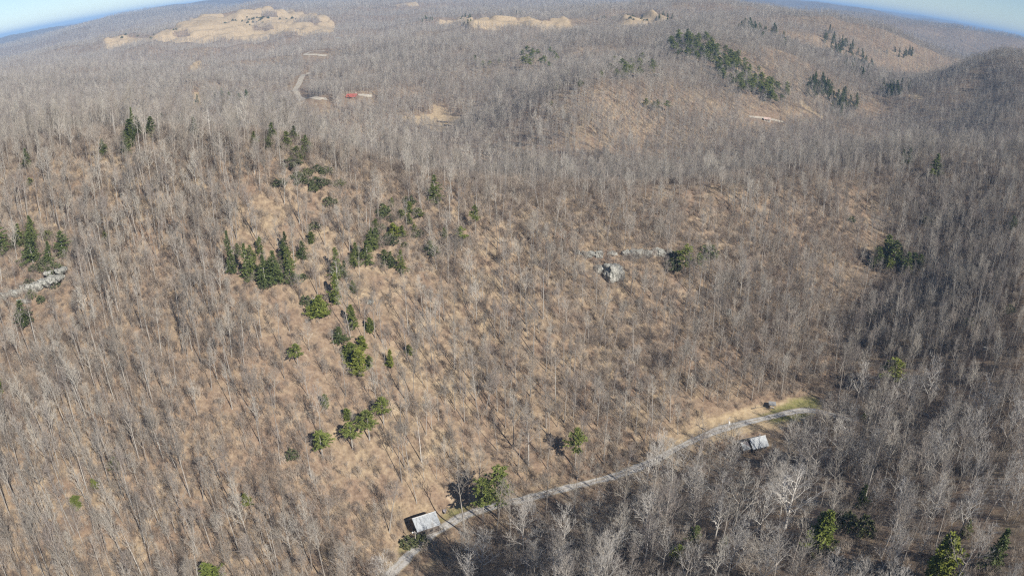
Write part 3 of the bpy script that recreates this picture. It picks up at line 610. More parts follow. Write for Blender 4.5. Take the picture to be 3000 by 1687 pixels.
for a in [("hemlock",1093,512,440,44,"standing alone on the near crest in the middle"),("pine",1196,592,517,28,"just below the lone dark crest evergreen"),("pine",1161,632,570,30,"right of the two slender middle-slope pines"),
          ("cedar",1118,602,572,16,"on the upper middle slope"),("hemlock",1084,642,606,38,"on the upper middle slope"),("shrub",1028,518,492,36,"on the upper middle slope"),("cedar",990,600,562,34,"on the upper middle slope"),("cedar",1010,552,528,26,"on the upper middle slope"),
          ("shrub",965,548,515,40,"on the upper middle slope"),("shrub",985,615,590,40,"on the upper middle slope"),("cedar",1052,548,524,30,"on the upper middle slope"),
          ("hemlock",925,668,606,44,"in the middle of the slope"),("hemlock",895,648,610,36,"in the middle of the slope"),("hemlock",1010,686,628,30,"in the middle of the slope"),("hemlock",968,668,628,38,"in the middle of the slope"),
          ("hemlock",848,702,622,38,"in the middle of the slope"),("hemlock",868,700,655,30,"in the middle of the slope"),("cedar",848,768,692,26,"beside the white dead tree"),("cedar",889,738,706,16,"beside the white dead tree"),
          ("cedar",806,798,744,48,"standing clear on the middle slope"),("shrub",770,768,742,30,"beside the clear standing cedar"),("cedar",780,800,772,20,"beside the clear standing cedar"),("cedar",887,828,768,28,"in the line running down the slope"),("cedar",931,838,800,26,"in the line running down the slope"),
          ("hemlock",855,866,822,46,"in the line running down the slope"),("cedar",884,912,862,44,"in the line running down the slope"),("cedar",905,948,880,42,"in the line running down the slope"),("cedar",914,884,846,28,"in the line running down the slope"),("cedar",930,926,894,22,"in the line running down the slope"),
          ("pine",750,922,866,40,"standing thin and pale left of the cedar line"),("cedar",984,928,880,20,"right of the cedar line"),("cedar",1029,898,868,20,"right of the cedar line"),
          ("hemlock",583,694,580,32,"in the left clump on the middle slope"),("hemlock",624,712,612,44,"in the left clump on the middle slope"),("hemlock",668,722,640,44,"in the left clump on the middle slope"),("hemlock",694,716,630,48,"in the left clump on the middle slope"),("hemlock",732,718,655,44,"in the left clump on the middle slope"),
          ("hemlock",656,640,596,24,"in the left clump on the middle slope"),("hemlock",720,642,582,30,"in the left clump on the middle slope"),("hemlock",762,654,606,34,"in the left clump on the middle slope"),("cedar",783,616,584,22,"above the left clump on the middle slope"),("hemlock",600,650,612,26,"in the left clump on the middle slope"),("hemlock",640,690,650,40,"in the left clump on the middle slope"),
          ("hemlock",685,352,308,30,crest),("hemlock",722,378,330,40,crest),("hemlock",770,384,340,36,crest),("hemlock",748,406,368,40,crest),("shrub",730,420,400,60,crest),("shrub",800,470,446,50,crest),("shrub",820,440,420,40,crest),("hemlock",640,362,330,24,crest),
          ("hemlock",490,344,294,28,crest),("hemlock",410,332,286,24,crest),("hemlock",338,368,270,24,crest),("hemlock",318,392,330,30,crest),("hemlock",375,342,308,24,crest),("hemlock",260,392,350,30,crest),
          ("hemlock",68,424,374,38,"near the left edge below the crest"),("cedar",76,470,448,22,"near the left edge below the crest"),("hemlock",8,640,548,52,"above the left rock ledge"),("hemlock",84,664,584,62,"above the left rock ledge"),("hemlock",130,672,606,40,"above the left rock ledge"),("hemlock",40,625,590,30,"above the left rock ledge"),
          ("shrub",122,604,578,30,"above the left rock ledge"),("hemlock",62,820,756,62,"below the left rock ledge"),("shrub",78,752,730,30,"below the left rock ledge"),("shrub",104,762,742,24,"below the left rock ledge"),("cedar",265,606,582,16,"alone on the left slope"),("shrub",140,694,664,50,"above the left rock ledge"),
          ("cedar",4,994,944,22,"at the left edge of the picture"),("cedar",820,1030,992,20,"on the lower slope above the sandy scar"),("cedar",874,1062,1028,26,"on the lower slope above the sandy scar"),("pine",812,1150,1083,58,"below the sandy scar"),("pine",888,1134,1062,50,"beside the sandy scar"),("pine",930,1110,1034,58,"beside the sandy scar"),("pine",966,1072,1000,44,"beside the sandy scar"),
          ("pine",1446,1182,1078,50,"alone above the middle of the road"),("pine",1254,1302,1172,78,"beside the road right of the barn"),("pine",1216,1312,1204,66,"beside the road right of the barn"),
          ("cedar",293,1182,1150,24,"on the lower left slope"),("cedar",240,1232,1204,20,"on the lower left slope"),("cedar",198,1282,1247,34,"on the lower left slope"),("cedar",622,1272,1240,28,"on the lower left slope"),("cedar",530,1470,1420,60,"at the bottom edge below the left slope"),("shrub",735,1156,1130,36,"on the lower left slope"),
          ("pine",2240,985,902,66,"alone on the right slope above the lawn"),("cedar",2060,1386,1288,72,"beside the great white sycamore"),("hemlock",2162,1278,1218,42,"right of the great white sycamore"),("shrub",2120,1330,1290,70,"right of the great white sycamore"),("shrub",2170,1345,1300,60,"right of the great white sycamore"),
          ("cedar",2345,1475,1348,92,"at the bottom right, tall and pointed"),("hemlock",2492,1432,1330,70,"in the bottom right corner"),("cedar",2425,1350,1308,28,"in the bottom right corner"),("hemlock",1746,1368,1322,46,"low among the bottom trees"),("cedar",1702,1412,1370,36,"low among the bottom trees"),("cedar",1820,1380,1350,24,"low among the bottom trees"),
          ("hemlock",2226,664,592,62,"in the dark clump on the right"),("hemlock",2205,672,622,44,"in the dark clump on the right"),("hemlock",2246,672,606,50,"in the dark clump on the right"),("hemlock",2280,684,634,44,"in the dark clump on the right"),("hemlock",2312,680,640,36,"in the dark clump on the right"),("hemlock",2296,676,636,50,"in the dark clump on the right"),("hemlock",2262,662,622,30,"in the dark clump on the right"),("pine",2235,690,650,30,"in the dark clump on the right"),("hemlock",2546,580,544,34,"at the right edge of the picture"),
          ("hemlock",2354,446,388,36,"on the right crest"),("hemlock",2270,418,376,20,"on the right crest"),("hemlock",2286,416,372,20,"on the right crest"),("pine",2342,456,424,24,"on the right crest"),
          ("pine",1722,696,615,44,"at the right end of the rock ledge"),("pine",1756,684,636,30,"at the right end of the rock ledge"),("shrub",1692,682,650,44,"at the right end of the rock ledge"),("shrub",1780,646,616,56,"at the right end of the rock ledge"),("shrub",1700,660,630,40,"at the right end of the rock ledge"),
          ("shrub",1028,1374,1352,44,"beside the utility pole below the barn"),("shrub",1060,1368,1346,40,"beside the utility pole below the barn"),("shrub",2330,565,545,30,"on the right slope"),("shrub",2140,560,545,26,"on the right slope"),("cedar",2170,1060,1040,16,"by the lawn"),("shrub",2440,820,800,40,"on the right slope"),("shrub",2540,790,770,36,"on the right slope"),
          ("hemlock",2200,800,775,24,"on the right slope"),("shrub",830,520,495,40,"on the upper left slope"),("shrub",790,580,560,36,"on the upper left slope"),("shrub",700,470,450,44,"on the upper left slope")]: evergreen(*a)
far_rg = random.Random(5)
def grove(kind, cx, cy, rx, ry, n, h, where, group, rot=0.0, wr=0.42):
    k = t = 0
    while k < n and t < n * 12:
        t += 1; u, v = far_rg.uniform(-1, 1), far_rg.uniform(-1, 1)
        if u * u + v * v > 1: continue
        a = u * rx; b = v * ry; px = cx + a * math.cos(rot) - b * math.sin(rot); py = cy + a * math.sin(rot) + b * math.cos(rot)
        x, y, z = hit(px, py); d = math.hypot(x, y)
        if d > 6000: continue
        hh = h * far_rg.uniform(0.7, 1.25)
        evergreen(kind, px, py, None, None, where, group, xyz=(x, y, z), h=hh, wd=hh * wr * far_rg.uniform(1.1, 1.7)); k += 1
g1_ = "pines on the far slopes"; g2_ = "small evergreens dotted over the bare hills"
grove("pine", 1355, 160, 50, 22, 18, 16, "on the far middle hill", g1_); grove("pine", 1225, 165, 32, 14, 5, 14, "on the far middle hill", g1_); grove("pine", 1590, 185, 56, 26, 20, 16, "on the far middle hill", g1_)
grove("pine", 1470, 240, 160, 40, 6, 12, "on the far middle hill", g1_); grove("pine", 1640, 290, 60, 20, 4, 12, "on the far middle hill", g1_)
grove("pine", 1740, 132, 70, 30, 46, 17, "in the big far grove", g1_, .25); grove("pine", 1855, 196, 105, 36, 90, 17, "in the big far grove", g1_, .55); grove("pine", 1945, 245, 40, 22, 26, 16, "in the big far grove", g1_)
grove("hemlock", 2062, 234, 36, 26, 26, 17, "above the far orange cut", g1_); grove("hemlock", 2122, 276, 36, 28, 24, 16, "right of the far orange cut", g1_)
grove("hemlock", 2140, 150, 95, 28, 64, 17, "in the grove high on the right hill", g1_, .75); grove("hemlock", 1925, 92, 80, 20, 36, 17, "under the skyline right of the middle", g1_, .3); grove("hemlock", 2245, 226, 44, 20, 26, 16, "in the far hollow on the right", g1_)
grove("hemlock", 2262, 136, 36, 14, 14, 15, "on the far right hill", g1_); grove("hemlock", 560, 260, 70, 12, 6, 14, "in the far left valley", g1_); grove("hemlock", 610, 270, 26, 12, 5, 16, "behind the left crest", g1_)
grove("shrub", 610, 56, 80, 9, 26, 6, "on the bare hill at the upper left", g2_, -.08, .9); grove("shrub", 680, 55, 70, 8, 18, 6, "on the bare hill at the upper left", g2_, -.05, .9); grove("shrub", 380, 88, 75, 6, 14, 6, "on the bare hill at the upper left", g2_, -.2, .9)
grove("shrub", 1560, 48, 80, 9, 26, 6, "on the bare strip under the skyline", g2_, 0, .9); grove("cedar", 1065, 51, 32, 6, 10, 9, "on the bare strip under the skyline", g2_); grove("cedar", 1175, 60, 26, 8, 9, 9, "on the bare strip under the skyline", g2_); grove("cedar", 1275, 36, 44, 8, 14, 9, "on the bare strip under the skyline", g2_)
grove("cedar", 1680, 45, 22, 7, 7, 9, "on the bare strip under the skyline", g2_); grove("hemlock", 910, 22, 50, 5, 9, 10, "on the pale ridge under the skyline", g1_)
for a in (("hemlock", 735, 372, 66, 44, 9, 8, "on the near crest"), ("hemlock", 330, 355, 70, 30, 8, 9, "on the near crest"), ("hemlock", 690, 690, 95, 46, 4, 8, "in the left clump on the middle slope"), ("cedar", 1010, 570, 70, 50, 8, 4.5, "on the upper middle slope"), ("hemlock", 940, 650, 90, 40, 5, 7, "in the middle of the slope"), ("hemlock", 95, 630, 70, 50, 5, 9, "above the left rock ledge")): grove(a[0], *a[1:8], "evergreens on the near slopes", 0, .55)
for a in ((800, 460, 60, 40, 12, "on the upper left slope"), (1000, 600, 60, 50, 7, "on the upper middle slope"), (700, 700, 80, 30, 8, "below the left clump on the middle slope"), (110, 700, 60, 30, 7, "above the left rock ledge")): grove("shrub", *a[:5], 2.6, a[5], "evergreens on the near slopes", 0, 1.5)
for x, y, r in EVPOS:
    KEEP.append((x, y, max(0.8, r))); d = math.hypot(x, y)
    if d < 520 and r > 1.2:
        
        for q in (5, 10, 15): KEEP.append((x * (1 - q / d), y * (1 - q / d), min(2.4, r)))
        if y < 230 and x > 80:
            for q in (5, 10, 15, 21): KEEP.append((x * (1 - q / d), y * (1 - q / d), 4.2))
for c, qs in ((BARN, (9, 15, 21, 28)), (SHED, (8, 14, 20, 27, 34, 41, 48, 55, 62)), ((104.6, 255.6), (6, 12, 18, 25)), ((118, 262), (6, 12, 18, 25, 32)), ((128, 262), (0, 8, 14))):
    d = math.hypot(*c)
    for q in qs: KEEP.append((c[0] * (1 - q / d), c[1] * (1 - q / d), 6.5))

# ------------------------------------------------------------------ buildings
def gable_shell(b, hl, hw, eave, ridge, z0=-0.6):
    """Walls and gables as one closed body."""
    vs = [(-hl, -hw, z0), (hl, -hw, z0), (hl, hw, z0), (-hl, hw, z0), (-hl, -hw, eave), (hl, -hw, eave), (hl, hw, eave), (-hl, hw, eave), (-hl, 0, ridge), (hl, 0, ridge)]
    b.add(vs, [(0, 1, 5, 4), (2, 3, 7, 6), (1, 2, 6, 9, 5), (3, 0, 4, 8, 7), (4, 5, 9, 8), (6, 7, 8, 9), (3, 2, 1, 0)])
def roof_plane(hl, hw, eave, ridge, side, over=0.4, th=0.07, lift=0.03, x0=None, x1=None):
    b = MB(); s = (ridge - eave) / hw; e = hw + over; ze = eave - over * s + lift; zr = ridge + lift
    X0, X1 = (-hl - over if x0 is None else x0), (hl + over if x1 is None else x1); vs = []; n = 24
    for i in range(n + 1):                          # corrugated sheets: a shallow wave along the roof
        x = X0 + (X1 - X0) * i / n; q = 0.02 if i % 2 else 0.0
        for y, z in ((side * e, ze), (0, zr)): vs += [(x, y, z + th + q), (x, y, z)]
    fs = []
    for i in range(n):
        a = i * 4; c = a + 4
        fs += [(a, c, c + 2, a + 2), (a + 1, a + 3, c + 3, c + 1), (a, a + 1, c + 1, c)]
    fs += [(0, 2, 3, 1), (n * 4, n * 4 + 1, n * 4 + 3, n * 4 + 2)]
    if side > 0: fs = [f[::-1] for f in fs]
    b.add(vs, fs); return b
bz = PADS[0][2]
barn = thing("barn", "small weathered barn with a grey tin gable roof beside the gravel road", "barn", (BARN[0], BARN[1], bz), R(29.6))
b = MB(); gable_shell(b, 3.9, 3.45, 3.3, 6.0); ob("wall", b.mesh("wall", [M_BOARD]), barn)
for s, lab in ((-1, None), (1, None)): ob("roof_slope", roof_plane(3.9, 3.45, 3.3, 6.0, s, 0.45).mesh("roof_slope", [M_TIN]), barn)
b = MB(); b.tube([(-4.36, 0, 6.15), (4.36, 0, 6.15)], [0.13, 0.13], 8, cap=True); ob("ridge_cap", b.mesh("ridge_cap", [M_STEEL]), barn)
b = MB(); b.box((-3.93, -0.3, 1.05), (0.05, 1.2, 1.1)); d = ob("door", b.mesh("door", [M_DARK]), barn)
b = MB(); b.box((-3.95, 0, 4.3), (0.04, 0.5, 0.5)); ob("loft_door", b.mesh("loft_door", [M_DARK]), barn)
for x in (-2.0, 0.9): b = MB(); b.box((x, -3.49, 1.5), (0.45, 0.04, 0.45)); ob("window", b.mesh("window", [M_DARK]), barn)
x, y = -31.6, 195.2; z = g1(x, y)
o = thing("barrel", "small white barrel standing at the lower corner of the barn", "barrel", (x, y, z))
b = MB(); b.tube([(0, 0, 0), (0, 0, .1), (0, 0, .45), (0, 0, .5), (0, 0, .55), (0, 0, .95), (0, 0, 1.05)], [.38, .41, .40, .43, .40, .41, .38], 14, cap=True); ob("drum", b.mesh("drum", [M_PAINT], False), o)
b = MB(); b.tube([(0, 0, 1.05), (0, 0, 1.10)], [.36, .34], 14, cap=True); ob("lid", b.mesh("lid", [M_STEEL]), o)
# the second building with its low left wing
sz = PADS[1][2]
sh = thing("cabin", "low grey cabin with a bright tin roof and half-dark left wing below the lawn", "cabin", (SHED[0], SHED[1], sz), R(15))
b = MB(); gable_shell(b, 3.3, 3.4, 2.1, 4.3); ob("wall", b.mesh("wall", [M_BOARD]), sh)
for s in (-1, 1): ob("roof_slope", roof_plane(3.3, 3.4, 2.1, 4.3, s, 0.45).mesh("roof_slope", [M_TIN2]), sh)
b = MB(); b.tube([(-3.76, 0, 4.44), (3.76, 0, 4.44)], [0.11, 0.11], 8, cap=True); ob("ridge_cap", b.mesh("ridge_cap", [M_STEEL]), sh)
wing = ob("wing", None, sh); wing.location = (-5.4, 0.25, 0)
b = MB(); gable_shell(b, 1.65, 2.7, 1.7, 3.2); ob("wing_wall", b.mesh("wing_wall", [M_BOARD]), wing)
for s in (-1, 1): ob("wing_roof", roof_plane(1.65, 2.7, 1.7, 3.2, s, 0.35, x1=1.62).mesh("wing_roof", [M_TIN2]), wing)
b = MB(); s_ = 1.5 / 2.7; rz_ = lambda y: 3.2 + 0.14 - abs(y) * s_
P_ = [(-1.3, -0.12), (1.6, -0.12), (1.6, -2.6)]
b.add([(p[0], p[1], rz_(p[1])) for p in P_] + [(p[0], p[1], rz_(p[1]) + 0.03) for p in P_], [(5, 4, 3), (0, 1, 2), (3, 4, 1, 0), (4, 5, 2, 1), (5, 3, 0, 2)])
o = ob("shade_sheet", b.mesh("shade_sheet", [M_SHADE_TIN]), wing); o["label"] = "dark three cornered sheet painted as the shaded roof slope"  # shaded part of the wing roof, put in as a darker sheet
b = MB(); b.box((0.2, -3.43, 0.95), (0.45, 0.04, 0.95)); ob("door", b.mesh("door", [M_DARK]), sh)
for x in (-2.0, 2.1): b = MB(); b.box((x, -3.43, 1.2), (0.4, 0.04, 0.35)); ob("window", b.mesh("window", [M_GLASS]), sh)
b = MB(); b.tube([(1.9, 1.2, 3.2), (1.9, 1.2, 4.9)], [0.12, 0.12], 8, cap=True); ob("stove_pipe", b.mesh("stove_pipe", [M_STEEL]), sh)
# the open hut at the edge of the lawn
hx, hy = 104.6, 255.6; hx, hy, hzz = hit(1940, 1029)
hut = thing("open_shed", "tiny open shed with a flat grey roof on posts at the lawn edge", "shed", (hx, hy, hzz), R(-12))
b = MB(); b.box((0, 0, 2.35), (1.6, 1.35, 0.07)); o = ob("roof", b.mesh("roof", [M_SHINGLE]), hut); o.rotation_euler = (R(6), 0, 0)
for i, j in ((-1, -1), (1, -1), (-1, 1), (1, 1)):
    b = MB(); b.box((i * 1.35, j * 1.1, 1.0), (0.07, 0.07, 1.22)); ob("post", b.mesh("post", [M_BOARD]), hut)
b = MB(); b.box((0, 1.0, 1.0), (1.28, 0.05, 0.98)); b.box((-1.3, 0, 1.0), (0.05, 0.94, 0.98)); ob("wall", b.mesh("wall", [M_BOARD]), hut)
b = MB(); b.box((0.2, -0.2, 0.45), (0.8, 0.4, 0.05)); b.box((-0.45, -0.2, 0.15), (0.06, 0.35, 0.25)); b.box((0.85, -0.2, 0.15), (0.06, 0.35, 0.25)); ob("bench", b.mesh("bench", [M_LOGPALE]), hut)
# poles
px_, py_, pz_ = hit(1824, 1111)
po = thing("utility_pole", "pale wooden utility pole with a white transformer beside the cabin", "utility pole", (px_, py_, pz_), R(20))
b = MB(); b.tube([(0, 0, -0.5), (0, 0, 5), (0.05, 0, 11)], [0.17, 0.14, 0.10], 8, cap=True); ob("mast", b.mesh("mast", [M_POLE], True), po)
b = MB(); b.tube([(0.42, -0.1, 7.7), (0.42, -0.1, 7.8), (0.42, -0.1, 8.7), (0.42, -0.1, 8.85)], [0.26, 0.32, 0.32, 0.2], 12, cap=True); tr = ob("transformer", b.mesh("transformer", [M_PAINT]), po)
b = MB(); b.tube([(0.42, -0.1, 8.85), (0.42, -0.1, 9.1)], [0.06, 0.04], 8, cap=True); ob("insulator", b.mesh("insulator", [M_STEEL]), tr)
b = MB(); b.box((0, 0, 10.3), (0.9, 0.06, 0.07)); ob("crossarm", b.mesh("crossarm", [M_POLE]), po)
px_, py_, pz_ = hit(1047, 1371)
po = thing("meter_pole", "short pole with crossarm and white lamp below the barn", "utility pole", (px_, py_, pz_), R(-20))
b = MB(); b.tube([(0, 0, -0.5), (0, 0, 6.2)], [0.13, 0.10], 8, cap=True); ob("mast", b.mesh("mast", [M_POLE], True), po)
b = MB(); b.box((-0.1, 0, 5.5), (0.9, 0.05, 0.06)); ob("crossarm", b.mesh("crossarm", [M_STEEL]), po)
b = MB(); b.tube([(-0.9, 0, 5.1), (-0.9, 0, 5.2), (-0.9, 0, 5.44)], [0.28, 0.26, 0.1], 10, cap=True); ob("lamp", b.mesh("lamp", [M_PAINT]), po)
# the boat on the grass behind the barn
x, y, z = hit(1119, 1290)
bo = thing("rowboat", "faded pale rowboat lying on the grass right of the barn", "boat", (x, y, z + 0.05), R(8))
b = MB(); n = 10; vs = []
for i in range(n + 1):
    t = i / n; wv = 0.62 * math.sin(math.pi * min(1, max(0.02, t))) ** 0.7; X = (t - .5) * 3.6
    vs += [(-wv, X, 0.55 + 0.15 * abs(2 * t - 1) ** 2), (-wv * 0.6, X, 0.08), (wv * 0.6, X, 0.08), (wv, X, 0.55 + 0.15 * abs(2 * t - 1) ** 2), (wv * 0.86, X * 0.97, 0.54), (wv * 0.5, X * 0.95, 0.16), (-wv * 0.5, X * 0.95, 0.16), (-wv * 0.86, X * 0.97, 0.54)]
fs = [(i * 8 + k, i * 8 + (k + 1) % 8, i * 8 + 8 + (k + 1) % 8, i * 8 + 8 + k) for i in range(n) for k in range(8)]
b.add(vs, fs); ob("hull", b.mesh("hull", [M_HULL], True), bo)
for Y in (-0.7, 0.5): b = MB(); b.box((0, Y, 0.42), (0.46, 0.12, 0.02)); ob("seat", b.mesh("seat", [M_POLE]), bo)
# the red roofed house far up the valley
x, y, z = hit(886, 249); z -= 0.5
hs = thing("red_roofed_house", "log house with a red metal roof and two front gables in the far valley", "house", (x, y, z), R(-8))
b = MB(); gable_shell(b, 6.5, 5.0, 3.2, 6.4, -2); ob("wall", b.mesh("wall", [M_LOGW]), hs)
for s in (-1, 1): ob("roof_slope", roof_plane(6.5, 5, 3.2, 6.4, s, 0.6).mesh("roof_slope", [M_RED]), hs)
for X, q in ((-3.4, 1.0), (2.2, 0.62)):
    g = ob("front_gable", None, hs); g.location = (X, -5.0 if q == 1 else -3.2, 0 if q == 1 else 1.6)
    b = MB(); hw = 2.3 * q; zt = 5.6 if q == 1 else 3.9; ze = 3.4 if q == 1 else 2.6
    b.add([(-hw, 0, -2 if q == 1 else 1), (hw, 0, -2 if q == 1 else 1), (hw, 0, ze), (0, 0, zt), (-hw, 0, ze), (-hw, 3, -2 if q == 1 else 1), (hw, 3, -2 if q == 1 else 1), (hw, 3, ze), (0, 3, zt), (-hw, 3, ze)],
          [(0, 1, 2, 3, 4), (1, 6, 7, 2), (5, 0, 4, 9), (9, 8, 7, 6, 5), (2, 7, 8, 3), (3, 8, 9, 4), (0, 5, 6, 1)])
    ob("gable_wall", b.mesh("gable_wall", [M_LOGW]), g)
    for s in (-1, 1):
        b = MB(); e = 0.45; sl = (zt - ze) / hw
        P_ = [(0, -0.5, zt + .05), (s * (hw + e), -0.5, ze - e * sl + .05), (s * (hw + e), 3.2, ze - e * sl + .05), (0, 3.2, zt + .05)]
        b.add(P_ + [(p[0], p[1], p[2] + .1) for p in P_], [(0, 1, 2, 3), (7, 6, 5, 4), (0, 4, 5, 1), (1, 5, 6, 2), (2, 6, 7, 3), (3, 7, 4, 0)]); ob("gable_roof", b.mesh("gable_roof", [M_RED]), g)
    b = MB(); b.box((0, -0.04, 1.4 if q == 1 else 2.3), (hw * 0.6, 0.05, 1.2 if q == 1 else 0.4)); ob("gable_window", b.mesh("gable_window", [M_GLASS]), g)
for X in (4.6, 0.2): b = MB(); b.box((X, -5.04, 1.6), (0.7, 0.05, 0.6)); ob("window", b.mesh("window", [M_GLASS]), hs)
b = MB(); b.box((5.0, 1.5, 6.6), (0.45, 0.45, 1.2)); ob("chimney", b.mesh("chimney", [M_BLOCK]), hs)
KEEP.append((x, y, 12)); KEEP.append((x + 1, y - 16, 10)); KEEP.append((x + 3, y - 34, 10)); KEEP.append((x + 5, y - 52, 9))
x, y, z = hit(920, 243)
wl = thing("retaining_wall", "long pale block wall beside the red roofed house", "wall", (x, y, z), R(-4))
b = MB(); b.box((0, 0, 0.6), (8.5, 0.3, 1.4)); ob("wall_face", b.mesh("wall_face", [M_BLOCK]), wl)
b = MB(); b.box((0, 0, 2.08), (8.7, 0.42, 0.07)); ob("coping", b.mesh("coping", [M_STEEL]), wl); KEEP.append((x, y, 11)); KEEP.append((x + 1, y - 14, 10)); KEEP.append((x + 3, y - 32, 10)); KEEP.append((x + 5, y - 50, 9))
x, y, z = hit(1930, 306)
hs = thing("pink_roofed_house", "small far house with a faded pink roof beside a pale driveway", "house", (x, y, z), R(-22))
b = MB(); gable_shell(b, 4.0, 3.2, 2.5, 4.4, -2); ob("wall", b.mesh("wall", [M_BLOCK]), hs)
for s in (-1, 1): ob("roof_slope", roof_plane(4.0, 3.2, 2.5, 4.4, s, 0.5).mesh("roof_slope", [M_PINK]), hs)
for X in (-2.0, 1.6): b = MB(); b.box((X, -3.24, 1.3), (0.6, 0.05, 0.5)); ob("window", b.mesh("window", [M_GLASS]), hs)
b = MB(); b.box((-0.3, -3.24, 0.9), (0.45, 0.05, 1.0)); ob("door", b.mesh("door", [M_DARK]), hs)
KEEP.append((x, y, 8)); KEEP.append((x - 4, y - 12, 8)); KEEP.append((x - 10, y - 28, 8)); KEEP.append((x - 16, y - 44, 8))

# ------------------------------------------------------------------ rocks and fallen wood
import bmesh
def rock(name, label, cat, loc, size, seed, rz=0.0, boxy=0.55, rough=0.16, group=None, tilt=(0, 0), under=0.0):
    bm = bmesh.new(); bmesh.ops.create_icosphere(bm, subdivisions=4, radius=1.0); rg_ = random.Random(seed); of = rg_.uniform(0, 50)
    co = np.array([v.co[:] for v in bm.verts]); m = np.abs(co).max(1, keepdims=True); q = co * (1 - boxy) + co / m * boxy * 0.92
    ang = np.arctan2(q[:, 1], q[:, 0])
    n1 = fbm(q[:, 0] * 1.7 + of + q[:, 2], q[:, 1] * 1.7 + of - q[:, 2] * 0.7, seed, 4); crack = ridged(ang * 2.2 + of, q[:, 2] * 0.5 + of, seed + 5, 3)
    q = q * (1 + rough * n1 * 1.6)[:, None]; q[:, :2] *= (1 - 0.20 * np.clip(crack - 0.62, 0, 1) * 2)[:, None]
    q[:, :2] *= (1 - under * np.clip(-q[:, 2] + 0.1, 0, 1))[:, None]
    for v, c in zip(bm.verts, q): v.co = (c[0] * size[0], c[1] * size[1], c[2] * size[2])
    me = bpy.data.meshes.new(name); bm.to_mesh(me); bm.free(); me.materials.append(M_ROCK)
    o = ob(name, me, label=label, category=cat); o.location = loc; o.rotation_euler = (R(tilt[0]), R(tilt[1]), rz)
    if group: o["group"] = group
    KEEP.append((loc[0], loc[1], max(size[0], size[1]) * 0.85)); return o
x, y, z = hit(1543, 706)
rock("boulder", "huge grey boulder with a dark left side alone on the wooded slope", "boulder", (x, y + 1.5, z + 2.6), (4.9, 4.2, 4.4), 3, R(28), 0.62, 0.20, tilt=(-12, 6)); KEEP.append((x - 2, y - 9, 6)); KEEP.append((x + 1, y - 16, 5))
x, y, z = hit(1510, 684); rock("boulder", "smaller mossy rock leaning on the huge boulder", "boulder", (x, y, z + 0.8), (2.8, 2.2, 2.0), 4, 0.4, 0.5)
gl = "blocks of the rock ledge behind the boulder"
for k, (a, c, sx, sz_) in enumerate([(1452,640,1.6,1.1),(1478,644,2.6,1.5),(1506,646,2.2,1.3),(1540,640,2.0,1.0),(1574,646,2.6,1.6),(1600,646,3.0,2.0),(1628,644,3.0,2.2),(1656,642,3.0,2.2),(1682,640,2.2,1.5)]):
    x, y, z = hit(a, c); r = rock("rock_block", "", "rock", (x, y, z + sz_ * 0.45), (sx * (0.8 + 0.35 * (k % 2)), 1.7, sz_ * (0.75 + 0.2 * (k % 3))), 20 + k, -0.2 + 0.2 * (k % 3), 0.45, 0.36, gl); later(r, "grey rock block in the ledge behind the huge boulder", a)
gl = "slabs of the overhanging ledge at the left"
for k, (a, c, sx, sy, sz_, lift) in enumerate([(10,752,3.0,2.0,1.0,.4),(40,744,3.4,2.2,1.1,.5),(70,732,3.0,2.4,1.1,.7),(96,730,3.6,2.4,1.3,1.0),(122,724,3.4,2.6,1.1,1.5),(146,720,3.4,3.0,0.9,2.0),(160,702,2.6,3.0,0.9,1.9),(128,706,2.2,2.0,.8,1.6),(60,764,3.6,1.2,.6,.1)]):
    x, y, z = hit(a, c); r = rock("rock_slab", "", "rock", (x, y, z + lift * 1.5), (sx, sy, sz_ * 1.5), 40 + k, 0.1 * (k % 4), 0.55, 0.30, gl, (-8, 4 * (k % 3) - 4), 0.4); d_ = math.hypot(x, y); KEEP += [(x * (1 - q / d_), y * (1 - q / d_), 3) for q in (6, 12, 18)]; later(r, "pale rock slab in the overhanging ledge at the left edge", a)
for k, (a, c, sx, sz_, lab) in enumerate([(1830,796,1.7,2.4,"dark upright rock on the slope above the lawn"),(1890,602,1.6,1.2,"small pale rock near the right crest"),(1865,604,1.2,.8,"tiny rock left of the small pale crest rock"),(520,296,5,1.2,"pale rock shelf behind the left crest"),(560,294,5,1.4,"pale rock shelf beside the dead tree on the crest"),(1652,192,5,2.5,"pale outcrop high on the far middle hill"),(1145,176,4,2.2,"pale outcrop on the far hill above the valley"),(1190,178,4,1.8,"small outcrop right of the far pale outcrop"),(285,207,9,3,"pale rock shelf in the far left woods"),(850,98,10,3,"pale broken rocks below the bare hill"),(2340,120,8,3,"pale rock patch on the far right hill"),(2480,880,1.6,1.0,"grey rock among the trees at the right edge"),(930,762,1.6,.8,"pale rock on the slope below the dark evergreens"),(2075,870,1.2,1.0,"dark rock above the right hollow")]):
    x, y, z = hit(a, c); rock("rock", lab, "rock", (x, y, z + sz_ * 0.4), (sx, sx * 0.8, sz_), 60 + k, 0.3 * k, 0.5)
def log(label, p, q, r, m, branches=3):
    A = Vector(hit(*p)); B = Vector(hit(*q)); rg_ = random.Random(p[0]); L = (B - A).length
    o = thing("fallen_log", label, "log", A, 0)
    pts = [Vector((0, 0, r * 0.8)) + (B - A) * (i / 5) + Vector((0, 0, 0.15 * math.sin(i))) for i in range(6)]
    b = MB(); b.tube(pts, [r * (1.1 - 0.13 * i) for i in range(6)], 7, cap=True); ob("trunk", b.mesh("trunk", [m], True), o)
    for i in range(branches):
        P = pts[2 + i % 3]; e = Vector((rg_.uniform(-1, 1), rg_.uniform(-1, 1), rg_.uniform(0.3, 1))).normalized(); b = MB(); b.tube([P, P + e * L * 0.12, P + e * L * 0.22], [r * .4, r * .3, r * .1], 5); ob("broken_limb", b.mesh("broken_limb", [m]), o)
